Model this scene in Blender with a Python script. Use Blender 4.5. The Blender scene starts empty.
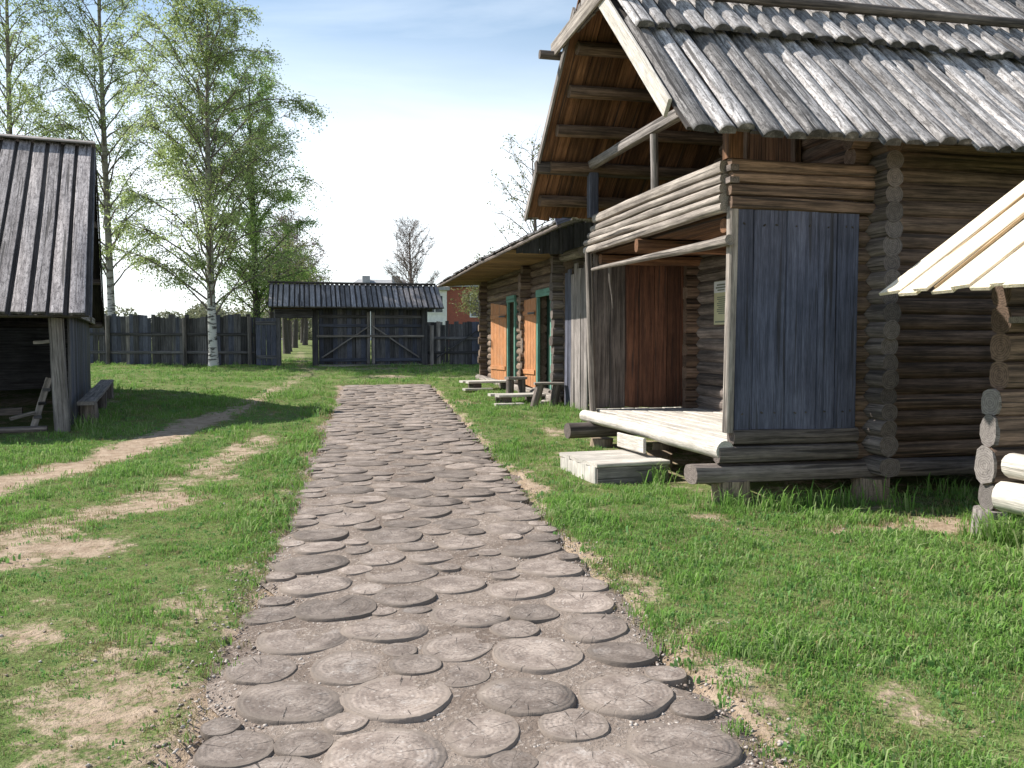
import bpy, math, random
import numpy as np
from mathutils import Vector, Matrix, noise as mnoise
R = math.radians
rnd = random.Random(7)
nrs = np.random.RandomState(11)
scene = bpy.context.scene
COL = scene.collection

# ------------------------------------------------------------------ camera
EYE = 1.7
cam = bpy.data.cameras.new('camera'); camo = bpy.data.objects.new('camera', cam); COL.objects.link(camo)
cam.sensor_fit = 'HORIZONTAL'; cam.sensor_width = 36.0; cam.lens = 36.0 * 870 / 1024
cam.clip_start = 0.05; cam.clip_end = 3000
camo.location = (0, 0, EYE)
camo.rotation_euler = (R(90) - math.atan(44 / 870), 0, -R(13.4))
scene.camera = camo

# ------------------------------------------------------------------ world and sun
SUN_EL, SUN_AZ = 45.0, 27.0            # shadows run to +X, turned 27 degrees towards -Y
sdir = Vector((-math.cos(R(SUN_EL)) * math.cos(R(SUN_AZ)), math.cos(R(SUN_EL)) * math.sin(R(SUN_AZ)), math.sin(R(SUN_EL))))
world = bpy.data.worlds.new('World'); scene.world = world; world.use_nodes = True
wn, wl = world.node_tree.nodes, world.node_tree.links
wn.clear()
w_out = wn.new('ShaderNodeOutputWorld'); w_bg = wn.new('ShaderNodeBackground')
sky = wn.new('ShaderNodeTexSky'); sky.sky_type = 'NISHITA'; sky.sun_disc = False
sky.sun_elevation = R(SUN_EL); sky.sun_rotation = math.atan2(sdir.x, sdir.y)
sky.air_density = 1.0; sky.dust_density = 0.4; sky.ozone_density = 1.0; sky.altitude = 100
w_tc = wn.new('ShaderNodeTexCoord')
w_sep = wn.new('ShaderNodeSeparateXYZ'); wl.new(w_tc.outputs['Generated'], w_sep.inputs[0])
def wmath(op, a, b=None, clamp=False):
    n = wn.new('ShaderNodeMath'); n.operation = op; n.use_clamp = clamp
    for i, v in enumerate((a, b)):
        if v is None: continue
        if isinstance(v, (int, float)): n.inputs[i].default_value = v
        else: wl.new(v, n.inputs[i])
    return n.outputs[0]
zc = wmath('ADD', wmath('MAXIMUM', w_sep.outputs[2], 0.0), 0.12)
w_cmb = wn.new('ShaderNodeCombineXYZ')
wl.new(wmath('DIVIDE', w_sep.outputs[0], zc), w_cmb.inputs[0]); wl.new(wmath('DIVIDE', w_sep.outputs[1], zc), w_cmb.inputs[1])
w_map = wn.new('ShaderNodeMapping'); w_map.inputs['Scale'].default_value = (0.55, 1.1, 1); w_map.inputs['Location'].default_value = (3.1, 1.7, 0)
wl.new(w_cmb.outputs[0], w_map.inputs[0])
w_noi = wn.new('ShaderNodeTexNoise'); w_noi.inputs['Scale'].default_value = 1.1; w_noi.inputs['Detail'].default_value = 9
w_noi.inputs['Roughness'].default_value = 0.55; w_noi.inputs['Distortion'].default_value = 0.6
wl.new(w_map.outputs[0], w_noi.inputs['Vector'])
w_rmp = wn.new('ShaderNodeMapRange'); w_rmp.inputs[1].default_value = 0.42; w_rmp.inputs[2].default_value = 0.72
w_rmp.interpolation_type = 'SMOOTHSTEP'
wl.new(w_noi.outputs['Fac'], w_rmp.inputs[0])
# thin white cloud veil that thickens towards the horizon all round
w_low = wn.new('ShaderNodeMapRange'); w_low.inputs[1].default_value = 0.40; w_low.inputs[2].default_value = 0.12
w_low.interpolation_type = 'SMOOTHSTEP'
wl.new(w_sep.outputs[2], w_low.inputs[0])
veil = wmath('MAXIMUM', wmath('MULTIPLY', w_rmp.outputs[0], 0.26), wmath('MULTIPLY', w_low.outputs[0], wmath('ADD', wmath('MULTIPLY', w_rmp.outputs[0], 0.25), 0.70)), True)
w_mix = wn.new('ShaderNodeMix'); w_mix.data_type = 'RGBA'
w_tint = wn.new('ShaderNodeMix'); w_tint.data_type = 'RGBA'; w_tint.blend_type = 'MULTIPLY'; w_tint.inputs['Factor'].default_value = 1.0
wl.new(sky.outputs[0], w_tint.inputs['A']); w_tint.inputs['B'].default_value = (0.98, 1.10, 1.08, 1)
wl.new(veil, w_mix.inputs['Factor']); wl.new(w_tint.outputs['Result'], w_mix.inputs['A']); w_mix.inputs['B'].default_value = (11.5, 11.9, 12.3, 1)
wl.new(w_mix.outputs['Result'], w_bg.inputs['Color']); w_bg.inputs['Strength'].default_value = 0.088
wl.new(w_bg.outputs[0], w_out.inputs[0])

sun = bpy.data.lights.new('sun', 'SUN'); sun.energy = 5.0; sun.angle = R(0.53); sun.color = (1.0, 0.95, 0.87)
suno = bpy.data.objects.new('sun', sun); COL.objects.link(suno)
suno.rotation_euler = (-sdir).to_track_quat('-Z', 'Y').to_euler()
vs = scene.view_settings
vs.view_transform = 'Standard'; vs.look = 'None'; vs.exposure = 0.75; vs.gamma = 1; vs.use_curve_mapping = False

scene.cycles.max_bounces = 6; scene.cycles.diffuse_bounces = 3; scene.cycles.transmission_bounces = 4

# ------------------------------------------------------------------ materials
def new_mat(name):
    m = bpy.data.materials.new(name); m.use_nodes = True
    nt = m.node_tree; nt.nodes.clear()
    out = nt.nodes.new('ShaderNodeOutputMaterial'); b = nt.nodes.new('ShaderNodeBsdfPrincipled')
    nt.links.new(b.outputs[0], out.inputs[0])
    return m, nt, b
class NT:
    def __init__(s, nt): s.nt = nt
    def put(s, sock, v):
        if v is None: return
        if hasattr(v, 'is_output') or isinstance(v, bpy.types.NodeSocket): s.nt.links.new(v, sock)
        else:
            if isinstance(v, tuple) and len(v) == 3 and sock.type == 'RGBA': v = v + (1,)
            sock.default_value = v
    def math(s, op, a, b=None, c=None, clamp=False):
        n = s.nt.nodes.new('ShaderNodeMath'); n.operation = op; n.use_clamp = clamp
        for i, v in enumerate((a, b, c)): s.put(n.inputs[i], v)
        return n.outputs[0]
    def vmath(s, op, a, b=None):
        n = s.nt.nodes.new('ShaderNodeVectorMath'); n.operation = op
        s.put(n.inputs[0], a); s.put(n.inputs[1], b); return n.outputs[0]
    def noise(s, vec, scale, detail=4, rough=0.55, dist=0.0):
        n = s.nt.nodes.new('ShaderNodeTexNoise'); s.put(n.inputs['Vector'], vec)
        n.inputs['Scale'].default_value = scale; n.inputs['Detail'].default_value = detail
        n.inputs['Roughness'].default_value = rough; n.inputs['Distortion'].default_value = dist
        return n.outputs['Fac']
    def mapr(s, v, a, b, c=0.0, d=1.0, smooth=True):
        n = s.nt.nodes.new('ShaderNodeMapRange'); s.put(n.inputs[0], v)
        for i, q in enumerate((a, b, c, d)): n.inputs[i + 1].default_value = q
        if smooth: n.interpolation_type = 'SMOOTHSTEP'
        return n.outputs[0]
    def mix(s, f, a, b, mode='MIX'):
        n = s.nt.nodes.new('ShaderNodeMix'); n.data_type = 'RGBA'; n.blend_type = mode
        s.put(n.inputs['Factor'], f); s.put(n.inputs['A'], a); s.put(n.inputs['B'], b); return n.outputs['Result']
    def new(s, t): return s.nt.nodes.new(t)
    def bump(s, h, strength, dist, b):
        n = s.nt.nodes.new('ShaderNodeBump'); n.inputs['Strength'].default_value = strength; n.inputs['Distance'].default_value = dist
        s.put(n.inputs['Height'], h); s.nt.links.new(n.outputs[0], b.inputs['Normal'])

def rand_coord(t):
    tc = t.new('ShaderNodeTexCoord'); oi = t.new('ShaderNodeObjectInfo')
    sc = t.new('ShaderNodeVectorMath'); sc.operation = 'SCALE'; sc.inputs[0].default_value = (37.1, 91.7, 53.3)
    t.nt.links.new(oi.outputs['Random'], sc.inputs['Scale'])
    return t.vmath('ADD', tc.outputs['Object'], sc.outputs[0]), oi.outputs['Random'], tc.outputs['Object']

def wood(name, light, dark, crack=(0.03, 0.026, 0.024), vary=0.3, rough=0.85, patch=None, patch_lo=0.52, patch_hi=0.66, patch_amt=0.8, patch_scale=9.0, crack_amt=0.75, bump=0.5, gs=1.0, patch_stretch=0.45, rot=0.0, grit=0.0):
    m, nt, b = new_mat(name); t = NT(nt)
    v, rand, ob = rand_coord(t)
    g = t.vmath('MULTIPLY', v, (1.1, 26 * gs, 26 * gs))
    n1 = t.noise(g, 1.0, 7, 0.62, 0.35)
    f = t.mapr(n1, 0.3, 0.7)
    c = t.mix(f, dark, light)
    bl = t.noise(v, 2.6, 3)
    c = t.mix(t.mapr(bl, 0.3, 0.75, 0.0, 0.45), c, tuple(0.62 * x for x in dark))
    cr = t.noise(t.vmath('MULTIPLY', v, (0.7, 55 * gs, 55 * gs)), 1.0, 3, 0.5, 0.2)
    ck = t.mapr(cr, 0.60, 0.68)
    c = t.mix(t.math('MULTIPLY', ck, crack_amt), c, crack)
    fib = t.noise(t.vmath('MULTIPLY', v, (7.0, 130, 130)), 1.0, 4, 0.7, 0.3)
    fm = t.new('ShaderNodeCombineColor')
    fv = t.mapr(fib, 0.32, 0.68, 0.62, 1.32, False)
    for i in range(3): nt.links.new(fv, fm.inputs[i])
    c = t.mix(1.0, c, fm.outputs[0], 'MULTIPLY')
    lc = t.mapr(t.noise(t.vmath('MULTIPLY', v, (0.5, 17 * gs, 17 * gs)), 1.0, 2, 0.4, 0.25), 0.655, 0.685)
    c = t.mix(t.math('MULTIPLY', lc, crack_amt), c, crack)
    tcn = t.new('ShaderNodeTexCoord'); sn = t.new('ShaderNodeSeparateXYZ'); nt.links.new(tcn.outputs['Normal'], sn.inputs[0])
    so = t.new('ShaderNodeSeparateXYZ'); nt.links.new(ob, so.inputs[0])
    rr = t.math('SQRT', t.math('ADD', t.math('MULTIPLY', so.outputs[1], so.outputs[1]), t.math('MULTIPLY', so.outputs[2], so.outputs[2])))
    rings = t.math('SINE', t.math('MULTIPLY', t.math('ADD', rr, t.math('MULTIPLY', t.noise(v, 9.0, 3), 0.03)), 330.0))
    ec = t.mix(t.mapr(t.math('ADD', t.math('MULTIPLY', rings, 0.35), t.math('MULTIPLY', t.noise(v, 30.0, 4), 2.4)), -0.4, 3.2), tuple(0.75 * x for x in dark), tuple(0.92 * x for x in light))
    c = t.mix(t.mapr(t.math('ABSOLUTE', sn.outputs[0]), 0.75, 0.9), c, ec)
    if patch:
        pn = t.noise(t.vmath('MULTIPLY', v, (patch_stretch, 1.0, 1.0)), patch_scale, 9, 0.72, 0.5)
        c = t.mix(t.math('MULTIPLY', t.mapr(pn, patch_lo, patch_hi), patch_amt), c, patch)
    if grit:
        gn = t.noise(t.vmath('MULTIPLY', v, (0.5, 1.0, 1.0)), 62.0, 5, 0.7, 0.3)
        c = t.mix(t.math('MULTIPLY', t.mapr(gn, 0.53, 0.62), grit), c, (0.05, 0.046, 0.045))
    if rot:                      # rotten black lower ends of roof slabs
        sx = t.new('ShaderNodeSeparateXYZ'); nt.links.new(ob, sx.inputs[0])
        e = t.mapr(t.math('ADD', sx.outputs[0], t.math('MULTIPLY', t.math('SUBTRACT', t.noise(v, 14.0, 4), 0.5), 0.12)), rot, -0.01)
        c = t.mix(t.math('MULTIPLY', e, 0.9), c, (0.035, 0.034, 0.030))
    br = t.math('ADD', t.math('MULTIPLY', rand, 2 * vary), 1.0 - vary)
    cm = t.new('ShaderNodeCombineColor')
    for i in range(3): nt.links.new(br, cm.inputs[i])
    c = t.mix(1.0, c, cm.outputs[0], 'MULTIPLY')
    t.put(b.inputs['Base Color'], c); b.inputs['Roughness'].default_value = rough
    b.inputs['Specular IOR Level'].default_value = 0.25
    h = t.math('SUBTRACT', n1, t.math('ADD', t.math('MULTIPLY', ck, 0.6), t.math('MULTIPLY', lc, 1.2)))
    t.bump(h, bump, 0.012, b)
    return m

M = {}
M['grey'] = wood('weathered_grey_wood', (0.34, 0.305, 0.285), (0.12, 0.105, 0.098))
M['greylight'] = wood('bleached_grey_wood', (0.42, 0.37, 0.325), (0.16, 0.135, 0.118), vary=0.2)
M['bluegrey'] = wood('slate_grey_plank', (0.125, 0.13, 0.168), (0.06, 0.063, 0.084), vary=0.24, crack_amt=0.5)
M['log'] = wood('old_brown_log', (0.29, 0.195, 0.14), (0.06, 0.042, 0.032), vary=0.35)
M['logend'] = wood('grey_brown_log', (0.26, 0.215, 0.19), (0.07, 0.058, 0.053), vary=0.35)
M['brown'] = wood('sheltered_brown_wood', (0.27, 0.135, 0.07), (0.075, 0.038, 0.022), vary=0.4)
M['redbrown'] = wood('red_brown_plank', (0.19, 0.085, 0.05), (0.075, 0.035, 0.024), vary=0.35)
M['deck'] = wood('sun_bleached_deck', (0.66, 0.62, 0.56), (0.46, 0.42, 0.37), crack=(0.25, 0.22, 0.19), vary=0.12, crack_amt=0.5)
M['roof'] = wood('lichen_roof_slab', (0.62, 0.59, 0.58), (0.21, 0.195, 0.19), vary=0.45, patch=(0.085, 0.078, 0.076), patch_lo=0.47, patch_hi=0.64, patch_amt=0.85, patch_scale=30, patch_stretch=0.22, rot=0.07, grit=0.6)
M['roofdark'] = wood('dark_roof_underboard', (0.13, 0.11, 0.10), (0.05, 0.045, 0.042), vary=0.3)
M['shedroof'] = wood('pale_lichen_board', (0.56, 0.51, 0.50), (0.25, 0.22, 0.22), vary=0.35, patch=(0.07, 0.062, 0.066), patch_lo=0.47, patch_hi=0.64, patch_amt=0.8, patch_scale=26, patch_stretch=0.25, rot=0.05, grit=0.65)
M['gateroof'] = wood('gate_roof_board', (0.34, 0.32, 0.33), (0.17, 0.16, 0.165), vary=0.35)
M['dark'] = wood('dark_weathered_plank', (0.15, 0.142, 0.145), (0.055, 0.052, 0.055), vary=0.5)
M['cottagelog'] = wood('cottage_log', (0.30, 0.22, 0.165), (0.095, 0.07, 0.054), vary=0.3)
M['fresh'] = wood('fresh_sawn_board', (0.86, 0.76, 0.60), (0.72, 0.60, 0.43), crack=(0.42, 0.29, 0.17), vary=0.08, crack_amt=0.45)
M['freshedge_shade'] = wood('fresh_board_painted_shade', (0.55, 0.40, 0.24), (0.36, 0.25, 0.14), vary=0.2)  # darker copy of the fresh board colour, painted shade for board edges
M['orange'] = wood('orange_painted_door', (0.56, 0.26, 0.12), (0.48, 0.21, 0.09), crack=(0.25, 0.17, 0.12), vary=0.05, crack_amt=0.6, patch=(0.40, 0.27, 0.19), patch_lo=0.52, patch_hi=0.7, patch_amt=0.5, patch_scale=7, rough=0.6, bump=0.2)
M['green'] = wood('green_painted_frame', (0.16, 0.34, 0.27), (0.12, 0.27, 0.21), crack=(0.05, 0.10, 0.08), vary=0.05, rough=0.6, bump=0.2)
M['darkgreen'] = wood('dark_green_door', (0.022, 0.06, 0.04), (0.016, 0.045, 0.03), vary=0.1, rough=0.6, bump=0.2)
M['soffit'] = wood('yellow_brown_soffit', (0.36, 0.24, 0.12), (0.14, 0.09, 0.05), vary=0.3)
M['panel'] = wood('shade_blue_panel_plank', (0.125, 0.132, 0.185), (0.06, 0.064, 0.093), vary=0.2, crack_amt=0.6)  # base colour tinted with the blue of the shade on this side
M['stump'] = wood('stump_bark', (0.36, 0.28, 0.20), (0.16, 0.12, 0.09), vary=0.2)

def flat(name, col, rough=0.8, var=0.25, scale=6.0, bump=0.25):
    m, nt, b = new_mat(name); t = NT(nt)
    v, rand, _ = rand_coord(t)
    n = t.noise(v, scale, 6, 0.6)
    c = t.mix(t.mapr(n, 0.25, 0.75), tuple(x * (1 - var) for x in col), tuple(min(1, x * (1 + var)) for x in col))
    t.put(b.inputs['Base Color'], c); b.inputs['Roughness'].default_value = rough
    t.bump(n, bump, 0.02, b)
    return m
M['plaster'] = flat('white_plaster', (0.72, 0.72, 0.72), var=0.1)
M['slate'] = flat('grey_sheet_roof', (0.30, 0.30, 0.31), var=0.15)
M['glass'] = flat('dark_window_glass', (0.05, 0.06, 0.075), rough=0.12, var=0.1, bump=0.0)
M['signwhite'] = flat('sign_white', (0.60, 0.62, 0.64), var=0.05, bump=0.0)
M['signcream'] = flat('sign_cream', (0.48, 0.47, 0.30), var=0.05, bump=0.0)
M['ink'] = flat('sign_ink', (0.16, 0.18, 0.14), var=0.05, bump=0.0)
M['barebark'] = flat('bare_twig_bark', (0.13, 0.10, 0.09), var=0.3)
M['darkbark'] = flat('dark_tree_bark', (0.055, 0.045, 0.038), var=0.3, scale=14)
M['stone'] = flat('field_stone', (0.33, 0.29, 0.26), var=0.35, scale=9)

def brick_mat():
    m, nt, b = new_mat('red_brick'); t = NT(nt)
    tc = t.new('ShaderNodeTexCoord'); bt = t.new('ShaderNodeTexBrick')
    mp = t.new('ShaderNodeMapping'); mp.inputs['Rotation'].default_value = (R(90), 0, 0)
    nt.links.new(tc.outputs['Object'], mp.inputs[0]); nt.links.new(mp.outputs[0], bt.inputs['Vector'])
    bt.inputs['Color1'].default_value = (0.36, 0.09, 0.055, 1); bt.inputs['Color2'].default_value = (0.28, 0.07, 0.045, 1)
    bt.inputs['Mortar'].default_value = (0.32, 0.2, 0.16, 1); bt.inputs['Scale'].default_value = 4.0
    nt.links.new(bt.outputs['Color'], b.inputs['Base Color']); b.inputs['Roughness'].default_value = 0.9
    return m
M['brick'] = brick_mat()

def slice_mat():
    m, nt, b = new_mat('weathered_log_slice'); t = NT(nt)
    v, rand, obj = rand_coord(t)
    d = t.noise(v, 5.0, 3)
    sep = t.new('ShaderNodeSeparateXYZ'); nt.links.new(obj, sep.inputs[0])
    x, y, z = sep.outputs
    r = t.math('SQRT', t.math('ADD', t.math('MULTIPLY', x, x), t.math('MULTIPLY', y, y)))
    rr = t.math('ADD', r, t.math('MULTIPLY', d, 0.05))
    ring = t.math('SINE', t.math('MULTIPLY', rr, 290.0))
    ring2 = t.math('SINE', t.math('MULTIPLY', rr, 105.0))
    rg = t.math('ADD', t.math('MULTIPLY', ring, 0.5), t.math('MULTIPLY', ring2, 0.5))
    ang = t.math('ARCTAN2', y, x)
    cv = t.new('ShaderNodeCombineXYZ'); t.put(cv.inputs[0], t.math('MULTIPLY', t.math('SINE', ang), 3.5)); t.put(cv.inputs[1], t.math('MULTIPLY', t.math('COSINE', ang), 3.5)); t.put(cv.inputs[2], t.math('ADD', t.math('MULTIPLY', r, 1.5), t.math('MULTIPLY', rand, 60)))
    ck = t.mapr(t.noise(cv.outputs[0], 2.6, 3, 0.6), 0.63, 0.67)
    base = t.mix(t.mapr(t.noise(v, 7.0, 6, 0.65), 0.3, 0.72), (0.145, 0.114, 0.096), (0.33, 0.275, 0.238))
    base = t.mix(t.mapr(rg, -0.6, 1.0, 0.0, 0.36), base, (0.13, 0.10, 0.085))
    base = t.mix(t.math('MULTIPLY', ck, 0.92), base, (0.035, 0.028, 0.024))
    # pale scuffed spots and gritty soil trodden onto the slice
    base = t.mix(t.mapr(t.noise(v, 4.2, 7, 0.7), 0.58, 0.72, 0.0, 0.5), base, (0.38, 0.345, 0.32))
    base = t.mix(t.mapr(t.noise(v, 75.0, 4, 0.65), 0.54, 0.64, 0.0, 0.6), base, (0.085, 0.068, 0.058))
    base = t.mix(t.mapr(t.noise(v, 2.3, 4, 0.6), 0.55, 0.75, 0.0, 0.55), base, (0.19, 0.145, 0.115))
    base = t.mix(t.mapr(t.noise(v, 48.0, 4, 0.7), 0.58, 0.68, 0.0, 0.55), base, (0.42, 0.385, 0.355))
    at = t.new('ShaderNodeAttribute'); at.attribute_name = 'rim'
    rimn = t.math('ADD', at.outputs['Fac'], t.math('MULTIPLY', t.math('SUBTRACT', t.noise(v, 16.0, 4, 0.65), 0.5), 0.30))
    base = t.mix(t.mapr(rimn, 0.90, 1.02, 0.0, 0.8), base, (0.075, 0.055, 0.043))
    base = t.mix(t.mapr(t.math('ADD', rimn, t.math('MULTIPLY', t.noise(v, 3.1, 5, 0.65), 1.2)), 1.22, 1.42, 0.0, 0.85), base, (0.19, 0.155, 0.13))
    br = t.math('ADD', t.math('MULTIPLY', rand, 0.62), 0.68)
    cm = t.new('ShaderNodeCombineColor')
    for i in range(3): nt.links.new(br, cm.inputs[i])
    base = t.mix(1.0, base, cm.outputs[0], 'MULTIPLY')
    rim = t.mapr(t.math('ADD', r, t.math('MULTIPLY', t.noise(v, 18.0, 3), 0.05)), 0.0, 1.0, 0.0, 1.0, False)
    t.put(b.inputs['Base Color'], base); b.inputs['Roughness'].default_value = 0.85; b.inputs['Specular IOR Level'].default_value = 0.3
    h = t.math('SUBTRACT', t.math('ADD', t.math('MULTIPLY', rg, 0.12), t.math('ADD', t.noise(v, 22.0, 5, 0.6), t.math('MULTIPLY', t.noise(v, 5.0, 3), 1.5))), t.math('MULTIPLY', ck, 1.2))
    t.bump(h, 0.55, 0.012, b)
    return m
M['slice'] = slice_mat()

def soil_mat(name, a, b_, speck, gscale=1.0):
    m, nt, b = new_mat(name); t = NT(nt)
    tc = t.new('ShaderNodeTexCoord'); v = tc.outputs['Object']
    c = t.mix(t.mapr(t.noise(v, 1.7, 6, 0.65), 0.3, 0.7), a, b_)
    fine = t.noise(v, 38.0 * gscale, 5, 0.7)
    c = t.mix(t.mapr(fine, 0.52, 0.66, 0.0, 0.75), c, speck)
    c = t.mix(t.mapr(t.noise(v, 70.0 * gscale, 3, 0.6), 0.58, 0.7, 0.0, 0.7), c, tuple(x * 0.35 for x in a))
    t.put(b.inputs['Base Color'], c); b.inputs['Roughness'].default_value = 0.95; b.inputs['Specular IOR Level'].default_value = 0.15
    t.bump(t.math('ADD', fine, t.noise(v, 9.0, 4)), 0.7, 0.03, b)
    return m
M['pathsoil'] = soil_mat('gritty_path_soil', (0.155, 0.12, 0.098), (0.27, 0.22, 0.185), (0.45, 0.39, 0.345))

def ground_mat():
    m, nt, b = new_mat('lawn_ground'); t = NT(nt)
    tc = t.new('ShaderNodeTexCoord'); v = tc.outputs['Object']
    at = t.new('ShaderNodeAttribute'); at.attribute_name = 'dirt'
    n1 = t.noise(v, 1.3, 6, 0.65); fine = t.noise(v, 30.0, 5, 0.7); mid = t.noise(v, 7.0, 5, 0.65)
    gr = t.mix(t.mapr(n1, 0.3, 0.7), (0.10, 0.14, 0.042), (0.15, 0.19, 0.06))
    gr = t.mix(t.mapr(t.noise(v, 55.0, 5, 0.7), 0.48, 0.62, 0.0, 0.7), gr, (0.045, 0.055, 0.02))
    gr = t.mix(t.mapr(t.noise(v, 85.0, 3, 0.6), 0.56, 0.66, 0.0, 0.6), gr, (0.26, 0.27, 0.13))
    gr = t.mix(t.mapr(mid, 0.45, 0.72, 0.0, 0.6), gr, (0.21, 0.18, 0.09))
    so = t.mix(t.mapr(mid, 0.3, 0.7), (0.27, 0.195, 0.135), (0.43, 0.335, 0.25))
    so = t.mix(t.mapr(fine, 0.54, 0.68, 0.0, 0.6), so, (0.20, 0.15, 0.10))
    f = t.math('ADD', at.outputs['Fac'], t.math('MULTIPLY', t.math('SUBTRACT', t.math('ADD', t.math('MULTIPLY', mid, 0.45), t.math('MULTIPLY', fine, 0.55)), 0.5), 2.4))
    c = t.mix(t.mapr(f, 0.28, 0.66), gr, so)
    t.put(b.inputs['Base Color'], c); b.inputs['Roughness'].default_value = 0.95; b.inputs['Specular IOR Level'].default_value = 0.1
    t.bump(t.math('ADD', fine, mid), 0.8, 0.03, b)
    return m
M['ground'] = ground_mat()

def leaf_mat(name, cols, trans=0.35, rough=0.6):
    m = bpy.data.materials.new(name); m.use_nodes = True; nt = m.node_tree; nt.nodes.clear(); t = NT(nt)
    out = t.new('ShaderNodeOutputMaterial'); d = t.new('ShaderNodeBsdfDiffuse'); tr = t.new('ShaderNodeBsdfTranslucent'); mx = t.new('ShaderNodeMixShader')
    ge = t.new('ShaderNodeNewGeometry'); oi = t.new('ShaderNodeObjectInfo')
    rr = t.math('FRACT', t.math('ADD', ge.outputs['Random Per Island'], oi.outputs['Random']))
    ramp = t.new('ShaderNodeValToRGB'); nt.links.new(rr, ramp.inputs[0])
    e = ramp.color_ramp.elements
    for i, c in enumerate(cols):
        p = i / (len(cols) - 1)
        if i == 0: el = e[0]; el.position = 0
        elif i == len(cols) - 1: el = e[-1]; el.position = 1
        else: el = e.new(p)
        el.color = c + (1,)
    nt.links.new(ramp.outputs[0], d.inputs[0]); nt.links.new(ramp.outputs[0], tr.inputs[0])
    mx.inputs[0].default_value = trans
    nt.links.new(d.outputs[0], mx.inputs[1]); nt.links.new(tr.outputs[0], mx.inputs[2]); nt.links.new(mx.outputs[0], out.inputs[0])
    return m
M['birchleaf'] = leaf_mat('young_birch_leaf', [(0.27, 0.34, 0.12), (0.36, 0.44, 0.17), (0.31, 0.39, 0.16), (0.42, 0.47, 0.25)], 0.58)
M['ivyleaf'] = leaf_mat('dense_green_leaf', [(0.18, 0.28, 0.08), (0.27, 0.39, 0.12), (0.22, 0.34, 0.11)], 0.58)
M['shrubleaf'] = leaf_mat('light_shrub_leaf', [(0.16, 0.18, 0.06), (0.22, 0.23, 0.10), (0.24, 0.25, 0.15)])
M['farleaf'] = leaf_mat('hazed_far_leaf', [(0.17, 0.19, 0.11), (0.23, 0.24, 0.15), (0.20, 0.19, 0.14)])  # leaf colours lightened to carry the haze of distance
M['budleaf'] = leaf_mat('reddish_bud', [(0.16, 0.12, 0.10), (0.20, 0.155, 0.12), (0.14, 0.11, 0.09)])
M['grass'] = leaf_mat('grass_blade', [(0.15, 0.29, 0.06), (0.20, 0.36, 0.08), (0.17, 0.31, 0.065), (0.36, 0.42, 0.20), (0.165, 0.30, 0.085)], 0.45)
M['weed'] = leaf_mat('broad_weed_leaf', [(0.13, 0.26, 0.07), (0.19, 0.33, 0.10), (0.15, 0.29, 0.11)], 0.4)
M['drygrass'] = leaf_mat('dry_grass_blade', [(0.30, 0.25, 0.13), (0.24, 0.21, 0.09), (0.36, 0.31, 0.19)], 0.25)

def birch_bark():
    m, nt, b = new_mat('birch_bark'); t = NT(nt)
    tc = t.new('ShaderNodeTexCoord'); v = tc.outputs['Object']
    bands = t.noise(t.vmath('MULTIPLY', v, (2.2, 2.2, 9.0)), 1.0, 5, 0.65, 0.4)
    f = t.mapr(bands, 0.50, 0.58)
    sep = t.new('ShaderNodeSeparateXYZ'); nt.links.new(v, sep.inputs[0])
    c = t.mix(f, (0.56, 0.54, 0.51), (0.05, 0.045, 0.042))
    up = t.mapr(sep.outputs[2], 1.8, 4.5)
    c = t.mix(t.math('MULTIPLY', up, 0.8), c, (0.17, 0.15, 0.11))
    t.put(b.inputs['Base Color'], c); b.inputs['Roughness'].default_value = 0.8
    t.bump(bands, 0.5, 0.03, b)
    return m
M['birch'] = birch_bark()

# ------------------------------------------------------------------ building helpers
WM = {}                      # world matrices of everything that parents something
def put_props(o, label=None, cat=None, group=None, kind=None):
    if label: o['label'] = label
    if cat: o['category'] = cat
    if group: o['group'] = group
    if kind: o['kind'] = kind
    return o
def attach(o, parent, W):
    if parent is not None:
        o.parent = parent
        o.matrix_basis = WM[parent.name].inverted() @ W
    else: o.matrix_basis = W
    WM[o.name] = W
    return o
def thing(name, label, cat, loc=(0, 0, 0), rz=0.0, group=None):
    o = bpy.data.objects.new(name, None); COL.objects.link(o); o.empty_display_size = 0.3
    attach(o, None, Matrix.Translation(Vector(loc)) @ Matrix.Rotation(rz, 4, 'Z'))
    return put_props(o, label, cat, group)
def mesh_obj(name, verts, faces, mat, parent=None, W=None, smooth=None):
    me = bpy.data.meshes.new(name); me.from_pydata(verts, [], faces); me.update()
    if mat is not None: me.materials.append(mat)
    if smooth is not None:
        me.polygons.foreach_set('use_smooth', [True] * len(me.polygons)); me.set_sharp_from_angle(angle=R(smooth))
    o = bpy.data.objects.new(name, me); COL.objects.link(o)
    return attach(o, parent, W if W is not None else Matrix.Identity(4))

def sec_rect(w, h, ch=0.006):
    a, b = w / 2, h / 2; c = min(ch, a * 0.6, b * 0.6)
    return [(-a + c, -b), (a - c, -b), (a, -b + c), (a, b - c), (a - c, b), (-a + c, b), (-a, b - c), (-a, -b + c)]
def sec_circ(r, n=12):
    return [(r * math.cos(2 * math.pi * i / n), r * math.sin(2 * math.pi * i / n)) for i in range(n)]
def sec_slab(w, h):
    a = w / 2; p = [(-a, -h * 0.15), (a, -h * 0.15)]
    for i in range(6):
        th = math.pi * i / 5; p.append((a * math.cos(th) * 0.98, h * (0.12 + 0.88 * math.sin(th) ** 0.8)))
    return p
def sec_hewn(w, h):       # rough-hewn beam: rounded rectangle
    p = []
    for i in range(12):
        th = 2 * math.pi * (i + 0.5) / 12; c, s = math.cos(th), math.sin(th)
        k = 1 / (abs(c) ** 3 + abs(s) ** 3) ** (1 / 3)
        p.append((w / 2 * c * k, h / 2 * s * k))
    return p
CACHE = {}
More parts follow.
